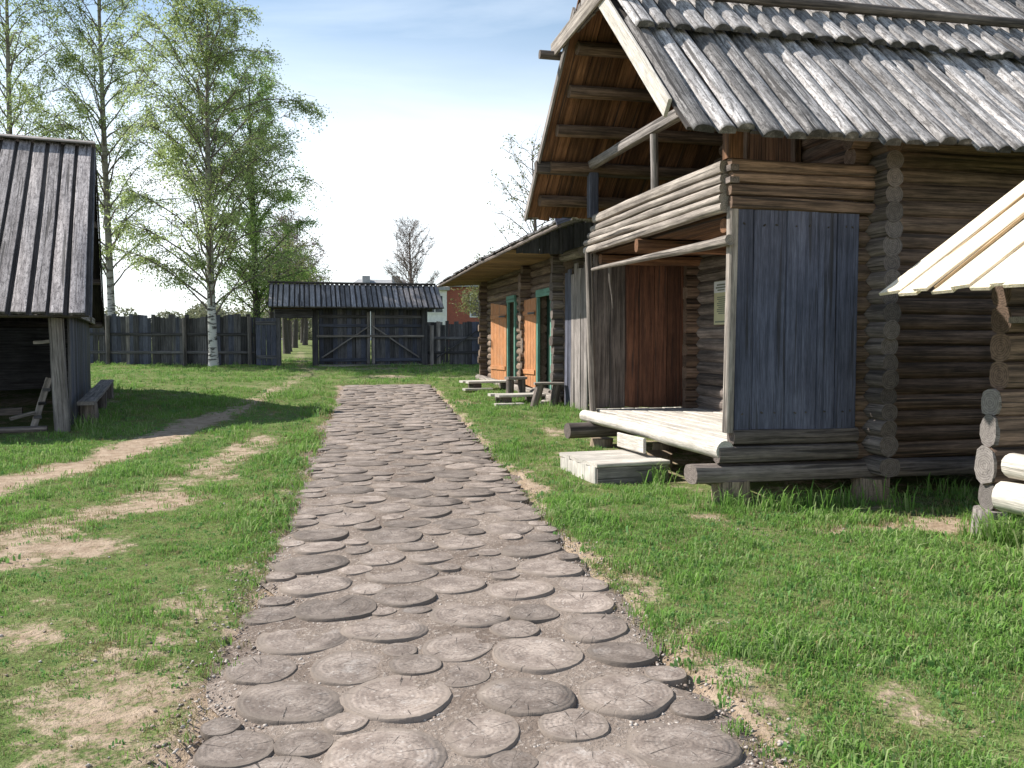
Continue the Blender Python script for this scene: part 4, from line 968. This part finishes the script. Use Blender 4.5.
# ------------------------------------------------------------------ trees
def tubes(paths, sides):
    """paths: list of [(Vector, radius), ...] -> verts, faces"""
    V, F = [], []
    for p in paths:
        base = len(V); n = len(p)
        for i, (c, r) in enumerate(p):
            d = (p[min(i + 1, n - 1)][0] - p[max(i - 1, 0)][0]); d.normalize()
            a = d.cross(Vector((0.31, 0.95, 0.07))); a.normalize(); b = d.cross(a)
            for k in range(sides):
                th = 2 * math.pi * k / sides; q = c + (a * math.cos(th) + b * math.sin(th)) * r; V.append((q.x, q.y, q.z))
        for i in range(n - 1):
            for k in range(sides):
                F.append((base + i * sides + k, base + i * sides + (k + 1) % sides, base + (i + 1) * sides + (k + 1) % sides, base + (i + 1) * sides + k))
    return V, F
def leaf_cloud(pos, size, seed, jitter=1.0):
    r = np.random.RandomState(seed); n = len(pos); P = np.asarray(pos)
    a = r.normal(size=(n, 3)); a /= np.linalg.norm(a, axis=1)[:, None]
    b = np.cross(a, r.normal(size=(n, 3))); b /= np.linalg.norm(b, axis=1)[:, None]
    s = size * r.uniform(0.6, 1.35, n)[:, None]
    V = np.stack([P, P + a * s * 0.5 + b * s * 0.32, P + a * s, P + a * s * 0.5 - b * s * 0.32], 1).reshape(-1, 3)
    F = np.arange(4 * n).reshape(n, 4)
    return V.tolist(), F.tolist()
def wander(start, d, L, n, r0, r1, rr, bend=0.15, gravity=0.0):
    p = []; c = Vector(start); d = Vector(d).normalized(); step = L / n
    for i in range(n + 1):
        t = i / n; p.append((c.copy(), r0 + (r1 - r0) * t))
        d = d + Vector((rr.gauss(0, bend), rr.gauss(0, bend), rr.gauss(0, bend) * 0.6 - gravity * (0.3 + t))) ; d.normalize(); c = c + d * step
    return p
def tree(name, label, group, x, y, h, r0, crown_w, seed, barkm, leafm, nleaf, leaf_size, branch_from=0.18, nbranch=42, up=0.9, droop=0.10, lean=(0, 0), twigs=7, bare_top=0.0, shape=0.55, twig_r=0.012, trunk_leaves=0, twig_len=1.0):
    rr = random.Random(seed); z = g1(x, y)
    T = thing(name, label, 'tree', (x, y, z), group=group); W = Matrix.Translation((x, y, z))
    n = 16; tr = []
    for i in range(n + 1):
        t = i / n
        tr.append((Vector((lean[0] * t * h + 0.10 * math.sin(3.1 * t + seed), lean[1] * t * h + 0.10 * math.sin(4.3 * t + seed * 2), t * h - 0.15)), r0 * (1 - t) ** 0.8 * (1.25 if i == 0 else 1) + 0.012))
    mains, fine, leafpos = [], [], []
    for k in range(nbranch):
        t = branch_from + (1 - branch_from) * (k + rr.random()) / nbranch; t = min(t, 0.985)
        i = min(int(t * n), n - 1); f = t * n - i; c = tr[i][0].lerp(tr[i + 1][0], f); rad = tr[i][1] * (1 - f) + tr[i + 1][1] * f
        az = k * 2.4 + rr.uniform(-0.5, 0.5)
        prof = math.sin(math.pi * min(1, ((t - branch_from) / (1 - branch_from)) * 0.9 + 0.08) ** shape) ** 0.8
        L = crown_w * (0.25 + 0.75 * prof) * rr.uniform(0.75, 1.15)
        d = Vector((math.cos(az), math.sin(az), up * rr.uniform(0.6, 1.3)))
        b = wander(c, d, L, 7, min(rad * 0.3, 0.032) + 0.006, 0.007, rr, 0.13, droop)
        mains.append(b)
        m = max(2, int(twigs * (0.5 + L / crown_w)))
        for q in range(m):
            j = rr.randrange(2, 8); c2 = b[j][0]
            dd = (b[j][0] - b[j - 1][0]).normalized() + Vector((rr.gauss(0, 0.7), rr.gauss(0, 0.7), rr.gauss(0, 0.4)))
            tl = rr.uniform(0.5, 1.25) * twig_len * (0.5 + 0.5 * L / crown_w)
            tw = wander(c2, dd, tl, 5, twig_r, twig_r * 0.35, rr, 0.22, droop * 2.6)
            fine.append(tw)
    V, F = tubes([tr], 12); o = mesh_obj('trunk', V, F, barkm, T, W, smooth=60)
    V, F = tubes(mains, 5); V2, F2 = tubes(fine, 3); k = len(V)
    mesh_obj('branches', V + V2, F + [tuple(a + k for a in f) for f in F2], M['barebark'] if barkm is M['birch'] else barkm, T, W, smooth=60)
    if nleaf:
        tips = [w for w in fine if rr.random() > bare_top]
        pos = []; wts = [math.exp(rr.gauss(0, 0.85)) for _ in tips]
        for w in rr.choices(tips, wts, k=nleaf):
            j = rr.randrange(1, len(w)); f = rr.random()
            c = w[j - 1][0].lerp(w[j][0], f); s = 0.10 * twig_len
            pos.append((c.x + rr.gauss(0, s), c.y + rr.gauss(0, s), c.z + rr.gauss(0, s) - 0.04))
        for _ in range(trunk_leaves):
            t = rr.uniform(0.03, 0.72); i = int(t * n); c = tr[i][0].lerp(tr[i + 1][0], t * n - i); a = rr.uniform(0, 6.28); q = abs(rr.gauss(0.16, 0.10))
            pos.append((c.x + q * math.cos(a), c.y + q * math.sin(a), c.z + rr.gauss(0, 0.1)))
        V, F = leaf_cloud(pos, leaf_size, seed)
        mesh_obj('crown', V, F, leafm, T, W)
GB = 'birches along the fence'
tree('birch_tree', 'tall birch with white lower trunk standing in front of the fence', GB, -3.12, 32.1, 13.0, 0.15, 4.1, 3, M['birch'], M['birchleaf'], 62000, 0.075, 0.13, 80, 1.5, 0.12, (0.004, 0), 18, 0.06, shape=0.62)
tree('birch_tree', 'tall slender birch rising just behind the shed roof edge', GB, -7.35, 36.6, 18.2, 0.14, 3.4, 8, M['birch'], M['birchleaf'], 38000, 0.075, 0.16, 66, 1.5, 0.11, (-0.004, 0), 12, 0.12, shape=0.62)
tree('birch_tree', 'leftmost birch cut by the left picture edge above the shed', GB, -10.9, 37.2, 18.0, 0.14, 3.3, 21, M['birch'], M['birchleaf'], 40000, 0.075, 0.2, 64, 1.5, 0.11, (0.01, 0), 12, 0.12, shape=0.62)
tree('birch_tree', 'smaller birch with leafy green trunk between tall birch and gate', GB, -1.95, 36.6, 11.6, 0.15, 2.9, 33, M['darkbark'], M['ivyleaf'], 36000, 0.075, 0.15, 64, 1.4, 0.11, (0.002, 0), 11, 0.0, trunk_leaves=5500, shape=0.62)
tree('bare_tree', 'rounded bare brownish tree behind the gate roof on the left', 'bare trees beyond the gate', -0.9, 58.0, 8.0, 0.2, 3.2, 41, M['barebark'], M['budleaf'], 14000, 0.09, 0.15, 60, 1.0, 0.02, twigs=16)
tree('bare_tree', 'bare twiggy tree standing above the gate roof against white sky', 'bare trees beyond the gate', 8.6, 72.0, 9.3, 0.2, 3.4, 52, M['barebark'], M['budleaf'], 5000, 0.08, 0.16, 70, 1.5, -0.02, twigs=22, shape=0.62, twig_r=0.012)
tree('budding_tree', 'thin budding tree behind the cottage roof', 'trees beyond the gate', 11.3, 42.0, 10.2, 0.16, 3.2, 63, M['barebark'], M['shrubleaf'], 1700, 0.11, 0.2, 40, 1.0, 0.0, (-0.03, 0), 9)
tree('garden_tree', 'pale green garden tree in front of the brick house', 'trees beyond the gate', 9.2, 44.0, 4.6, 0.12, 1.9, 74, M['barebark'], M['shrubleaf'], 3600, 0.11, 0.12, 26, 0.9, 0.03, twigs=7)
for k, (x, y) in enumerate(((-1.35, 39.0), (-0.85, 44.0), (-0.72, 46.5), (-0.45, 52.0), (0.05, 57.0), (-0.2, 62.0))):
    lab = ['nearest', 'second', 'third', 'fourth', 'fifth', 'farthest'][k] + ' dark orchard trunk seen through the open passage'
    tree('orchard_tree', lab, 'orchard trees beyond the passage', x, y, 5.0, 0.17, 1.9, 90 + k, M['darkbark'], M['shrubleaf'], 2200, 0.11, 0.34, 18, 0.8, 0.02, twigs=8)

# ------------------------------------------------------------------ far buildings and far wood
def far_buildings():
    zb = g1(11, 55)
    B = thing('brick_house', 'red brick house with white plastered wing beyond the right fence', 'house', (11, 56, zb))
    boxes_mesh('wall', [(8.57, 15, 54, 62, zb - 0.2, 5.0)], M['brick'], B)
    boxes_mesh('white_wing', [(6.2, 8.55, 53.2, 60, zb - 0.2, 4.75)], M['plaster'], B)
    boxes_mesh('wing_roof', [(6.0, 8.7, 52.9, 60.3, 4.75, 4.95)], M['slate'], B)
    boxes_mesh('house_roof', [(8.75, 15.3, 53.6, 62.3, 5.02, 5.2)], M['slate'], B)
    for (x0, x1, z0, z1, y) in ((7.3, 8.3, 3.4, 4.4, 53.2), (7.3, 8.3, 1.8, 2.8, 53.2), (10.2, 11.4, 3.2, 4.6, 54.0)):
        w = boxes_mesh('window', [(x0 - 0.08, x1 + 0.08, y - 0.05, y - 0.02, z0 - 0.08, z1 + 0.08)], M['plaster'], B)
        for i in range(2):
            a = x0 + (x1 - x0) * i / 2 + 0.03; b = x0 + (x1 - x0) * (i + 1) / 2 - 0.03
            boxes_mesh('pane', [(a, b, y - 0.065, y - 0.052, z0, z1)], M['glass'], w)
    zb = g1(8, 92)
    Hh = thing('far_house', 'distant grey roofed house with two chimneys behind the gate roof', 'house', (7.8, 92, zb))
    boxes_mesh('wall', [(3.6, 12.2, 90, 98, zb - 0.2, 6.3)], M['plaster'], Hh)
    mesh_obj('roof', [(3.1, 89.5, 6.2), (12.7, 89.5, 6.2), (12.7, 98.5, 6.2), (3.1, 98.5, 6.2), (5.6, 94, 8.15), (10.6, 94, 8.15)], [(0, 1, 5, 4), (1, 2, 5), (2, 3, 4, 5), (3, 0, 4), (0, 3, 2, 1)], M['slate'], Hh)
    for x in (6.0, 9.1): boxes_mesh('chimney', [(x, x + 0.8, 93.0, 93.8, 7.3, 8.45)], M['slate'], Hh)
    for k in range(3): boxes_mesh('window', [(4.6 + 2.6 * k, 5.7 + 2.6 * k, 89.94, 89.97, 3.3, 5.0)], M['glass'], Hh)
far_buildings()
def far_wood():
    r = np.random.RandomState(4); pos = []
    for _ in range(60):
        x = r.uniform(-75, 8); y = r.uniform(115, 150); hh = r.uniform(2.4, 5.0); w = r.uniform(2.2, 4.5); zb = 1.67
        m = 1500; u = r.normal(size=(m, 3)); u /= np.linalg.norm(u, axis=1)[:, None]; q = r.uniform(0.5, 1.0, m)[:, None] ** 0.5
        p = u * q * np.array([w, w, hh * 0.55]) + np.array([x, y, zb + hh * 0.5]); p[:, 2] = np.maximum(p[:, 2], zb)
        pos.append(p)
    V, F = leaf_cloud(np.concatenate(pos), 0.4, 9)
    o = mesh_obj('far_wood', V, F, M['farleaf']); put_props(o, 'low distant hedge of trees beyond the fence on the left', 'trees', None, 'stuff')
far_wood()

# ------------------------------------------------------------------ grass, pebbles
def tuft(seed, n, h, spread, wid, mat):
    r = random.Random(seed); V, F = [], []
    for _ in range(n):
        a = r.uniform(0, 6.28); q = spread * math.sqrt(r.random()); bx, by = q * math.cos(a), q * math.sin(a)
        d = r.uniform(0, 6.28); ln = h * r.uniform(0.45, 1.1); be = r.uniform(0.25, 1.0) * ln; w = wid * r.uniform(0.7, 1.2)
        cx, cy = math.cos(d), math.sin(d); px, py = -cy * w / 2, cx * w / 2; k = len(V)
        V += [(bx - px, by - py, -0.01), (bx + px, by + py, -0.01),
              (bx + cx * be * 0.35 - px * 0.8, by + cy * be * 0.35 - py * 0.8, ln * 0.6), (bx + cx * be * 0.35 + px * 0.8, by + cy * be * 0.35 + py * 0.8, ln * 0.6),
              (bx + cx * be, by + cy * be, ln * (1.0 - 0.35 * be / ln))]
        F += [(k, k + 1, k + 3, k + 2), (k + 2, k + 3, k + 4)]
    me = bpy.data.meshes.new('tuft'); me.from_pydata(V, [], F); me.materials.append(mat)
    return bpy.data.objects.new('tuft', me)
def scatter(name, pts, rots, scls, idx, protos, label, cat):
    me = bpy.data.meshes.new(name); me.from_pydata(pts.tolist(), [], []); me.update()
    for nm, ty, data, key in (('rot', 'FLOAT_VECTOR', rots, 'vector'), ('scl', 'FLOAT', scls, 'value'), ('idx', 'INT', idx, 'value')):
        a = me.attributes.new(nm, ty, 'POINT'); a.data.foreach_set(key, np.ascontiguousarray(data).ravel())
    for p in protos:
        if p.data.materials[0].name not in [m.name for m in me.materials]: me.materials.append(p.data.materials[0])
    o = bpy.data.objects.new(name, me); COL.objects.link(o); put_props(o, label, cat, None, 'stuff')
    ng = bpy.data.node_groups.new(name, 'GeometryNodeTree')
    ng.interface.new_socket('Geometry', in_out='INPUT', socket_type='NodeSocketGeometry'); ng.interface.new_socket('Geometry', in_out='OUTPUT', socket_type='NodeSocketGeometry')
    N, L = ng.nodes, ng.links
    gi, go = N.new('NodeGroupInput'), N.new('NodeGroupOutput')
    jg = N.new('GeometryNodeGeometryToInstance')
    for p in reversed(protos):
        oi = N.new('GeometryNodeObjectInfo'); oi.inputs['Object'].default_value = p; oi.inputs['As Instance'].default_value = False
        L.new(oi.outputs['Geometry'], jg.inputs[0])
    ip = N.new('GeometryNodeInstanceOnPoints'); ip.inputs['Pick Instance'].default_value = True
    def attr(nm, ty):
        n = N.new('GeometryNodeInputNamedAttribute'); n.data_type = ty; n.inputs['Name'].default_value = nm; return n.outputs['Attribute']
    L.new(gi.outputs[0], ip.inputs['Points']); L.new(jg.outputs[0], ip.inputs['Instance'])
    L.new(attr('idx', 'INT'), ip.inputs['Instance Index'])
    e2r = N.new('FunctionNodeEulerToRotation'); L.new(attr('rot', 'FLOAT_VECTOR'), e2r.inputs[0]); L.new(e2r.outputs[0], ip.inputs['Rotation'])
    L.new(attr('scl', 'FLOAT'), ip.inputs['Scale'])
    L.new(ip.outputs[0], go.inputs[0])
    md = o.modifiers.new('scatter', 'NODES'); md.node_group = ng
    return o
def make_grass():
    protos = [tuft(s, 16, 0.036, 0.07, 0.0055, M['grass']) for s in range(3)] + [tuft(9, 9, 0.030, 0.06, 0.016, M['weed'])] + [tuft(20 + s, 20, 0.066, 0.06, 0.006, M['grass']) for s in range(2)] + [tuft(40 + s, 14, 0.030, 0.075, 0.0045, M['drygrass']) for s in range(2)] + [tuft(60, 26, 0.20, 0.09, 0.008, M['grass'])]
    r = nrs; P = []
    th = R(13.4)
    for (d0, d1, dens) in ((1.8, 4.5, 1500), (4.5, 7.5, 1000), (7.5, 12, 480), (12, 20, 170), (20, 36, 55)):
        # camera-frame wedge a little wider than the view
        A = 0.5 * (d1 * d1 - d0 * d0) * 1.52; n = int(A * dens)
        d = np.sqrt(r.uniform(d0 * d0, d1 * d1, n)); u = r.uniform(-0.76, 0.76, n)
        x = d * np.sin(th) + d * u * np.cos(th); y = d * np.cos(th) - d * u * np.sin(th)
        P.append(np.stack([x, y, d], 1))
    P = np.concatenate(P); x, y, d = P.T
    dr = dirt(x, y)
    clump = np.clip(0.5 + (fbm(x, y, 1.3, 21) - 0.5) * 2.4 + (fbm(x, y, 6.0, 25, 2) - 0.5) * 0.9, 0, 1)
    keep = r.uniform(size=len(x)) > np.clip(dr * 1.12 + 0.25 * (1 - clump), 0, 0.98)
    pc = PC0 + PCS * y
    keep &= ~((np.abs(x - pc) < PHW + 0.03) & (y < 22.6))
    keep &= ~((x > 3.7) & (x < 9.6) & (y > 7.45) & (y < 11.3)) & ~((x > 5.0) & (y > 11) & (y < 25)) & ~((x > 2.85) & (x < 3.78) & (y > 8.65) & (y < 9.65))
    lx = (x + 3.58) * 0.988 + (y - 14.3) * 0.153; ly = -(x + 3.58) * 0.153 + (y - 14.3) * 0.988
    keep &= ~((lx < 0.1) & (ly > -0.1) & (ly < 9))
    x, y, d, dr, clump = x[keep], y[keep], d[keep], dr[keep], clump[keep]
    n = len(x); z = gz(x, y)
    idx = r.randint(0, 4, n)
    idx = np.where((clump > 0.55) & (r.uniform(size=n) < 0.40), r.randint(4, 6, n), idx)
    left = np.exp(-((x + 1.4) / 1.8) ** 2 - ((y - 5.5) / 4.5) ** 2)
    idx = np.where(r.uniform(size=n) < 0.13 + 0.45 * np.clip(dr, 0, 1) + 0.14 * left, r.randint(6, 8, n), idx)
    scl = np.clip(np.exp(r.normal(-0.22, 0.36, n)), 0.35, 2.0) * (0.75 + 0.5 * clump) * (1 - 0.35 * left) * np.clip(0.85 + d / 40, 0.8, 1.5)
    # verge of longer grass along the left edge of the path
    vl = np.exp(-((x - (PC0 + PCS * y) + PHW + 0.30) / 0.22) ** 2) * (y > 6.5) * (y < 16)
    scl *= 1 + 0.55 * vl
    rots = np.stack([r.normal(0, 0.12, n), r.normal(0, 0.12, n), r.uniform(0, 6.28, n)], 1).astype(np.float32)
    # tall tufts at the feet of the buildings
    tall = [(3.55, 8.45), (3.72, 8.6), (3.6, 8.75), (4.0, 7.0), (4.15, 7.05), (4.4, 7.1), (4.55, 7.05), (4.8, 7.1), (4.95, 7.0), (3.7, 7.0), (3.45, 7.15), (5.3, 6.9), (5.22, 5.62), (5.3, 5.5), (5.2, 5.5), (5.32, 5.65), (5.25, 5.42), (5.36, 5.55),
            (5.18, 5.66), (5.24, 5.55), (5.16, 5.5), (5.28, 5.45), (5.2, 5.4), (5.33, 5.6), (5.12, 5.6), (5.3, 5.35), (5.25, 5.7), (5.1, 5.75),
            (6.1, 7.0), (6.0, 7.3), (6.2, 7.2), (4.9, 11.4), (4.6, 12.0), (4.75, 13.0), (4.8, 14.0), (4.85, 15.0), (4.9, 15.8), (4.3, 15.6), (-3.3, 14.5), (-3.2, 14.8), (-3.1, 15.3), (-3.25, 14.3)]
    for k in range(90):
        s = r.uniform(0, 1); tall.append((-12.5 + 10.6 * s, 35.7 - 3.4 * s + r.uniform(-0.25, 0.05)))
    for k in range(50): tall.append((r.uniform(3.5, 5.2), r.uniform(6.95, 7.25)))
    for k in range(160):                       # weeds along the path edges
        yy = 2.4 + 13 * r.uniform() ** 1.5; tall.append((PC0 + PCS * yy + r.choice([-1, 1]) * (PHW + r.uniform(0.0, 0.16)), yy))
    T = np.array(tall); m = len(T)
    pts = np.concatenate([np.stack([x, y, z], 1), np.stack([T[:, 0], T[:, 1], gz(T[:, 0], T[:, 1])], 1)])
    ti = np.where(np.arange(m) < 42, 8, r.choice([5, 8], m)); ti[-160:] = r.choice([0, 1, 3, 4, 6, 7], 160)
    scatter('grass', pts, np.concatenate([rots, np.stack([np.zeros(m), np.zeros(m), r.uniform(0, 6.28, m)], 1)]).astype(np.float32), np.concatenate([scl, np.where(np.arange(m) < 42, r.uniform(0.9, 1.8, m), r.uniform(0.6, 1.1, m))]).astype(np.float32), np.concatenate([idx, ti]).astype(np.int32), protos, 'short green lawn grass with worn patches on both sides of the path', 'grass')
    print('grass tufts', len(pts))
make_grass()
def make_pebbles():
    def peb(seed, col):
        r = random.Random(seed); V, F = [], []
        base = [(1, 0, 0), (0.5, .87, 0), (-.5, .87, 0), (-1, 0, 0), (-.5, -.87, 0), (.5, -.87, 0), (0, 0, .7), (0, 0, -.5)]
        V = [tuple(c * r.uniform(0.7, 1.15) for c in v) for v in base]
        for j in range(6): F += [(j, (j + 1) % 6, 6), ((j + 1) % 6, j, 7)]
        me = bpy.data.meshes.new('pebble'); me.from_pydata(V, [], F); me.materials.append(col); me.polygons.foreach_set('use_smooth', [True] * len(me.polygons))
        return bpy.data.objects.new('pebble', me)
    pale = flat('pale_pebble', (0.42, 0.37, 0.33), var=0.3); darkp = flat('brown_pebble', (0.22, 0.17, 0.14), var=0.3)
    protos = [peb(1, pale), peb(2, darkp), peb(3, pale), peb(4, darkp)]
    r = nrs; n = 34000
    y = 2.2 + 12 * r.uniform(size=n) ** 1.8; u = r.uniform(-1.28, 1.28, n); x = PC0 + PCS * y + u * PHW
    keep = r.uniform(size=n) > np.clip((np.abs(u) - 0.98) * 3.0, 0, 0.93); x, y, u = x[keep], y[keep], u[keep]
    m = 1500; xe = r.uniform(-2.6, 6.0, m); ye = 2.6 + 11 * r.uniform(size=m) ** 1.5; x = np.concatenate([x, xe]); y = np.concatenate([y, ye]); n = len(x)
    z = gz(x, y) - np.where(np.abs(x - PC0 - PCS * y) < PHW + 0.1, 0.008, -0.004)
    scatter('gravel', np.stack([x, y, z], 1), r.uniform(0, 6.28, (n, 3)).astype(np.float32) * np.array([0.1, 0.1, 1], np.float32), (0.004 + 0.011 * r.uniform(size=n) ** 2.5).astype(np.float32), r.randint(0, 4, n).astype(np.int32), protos, 'loose gravel and grit between and beside the log slices', 'gravel')
make_pebbles()
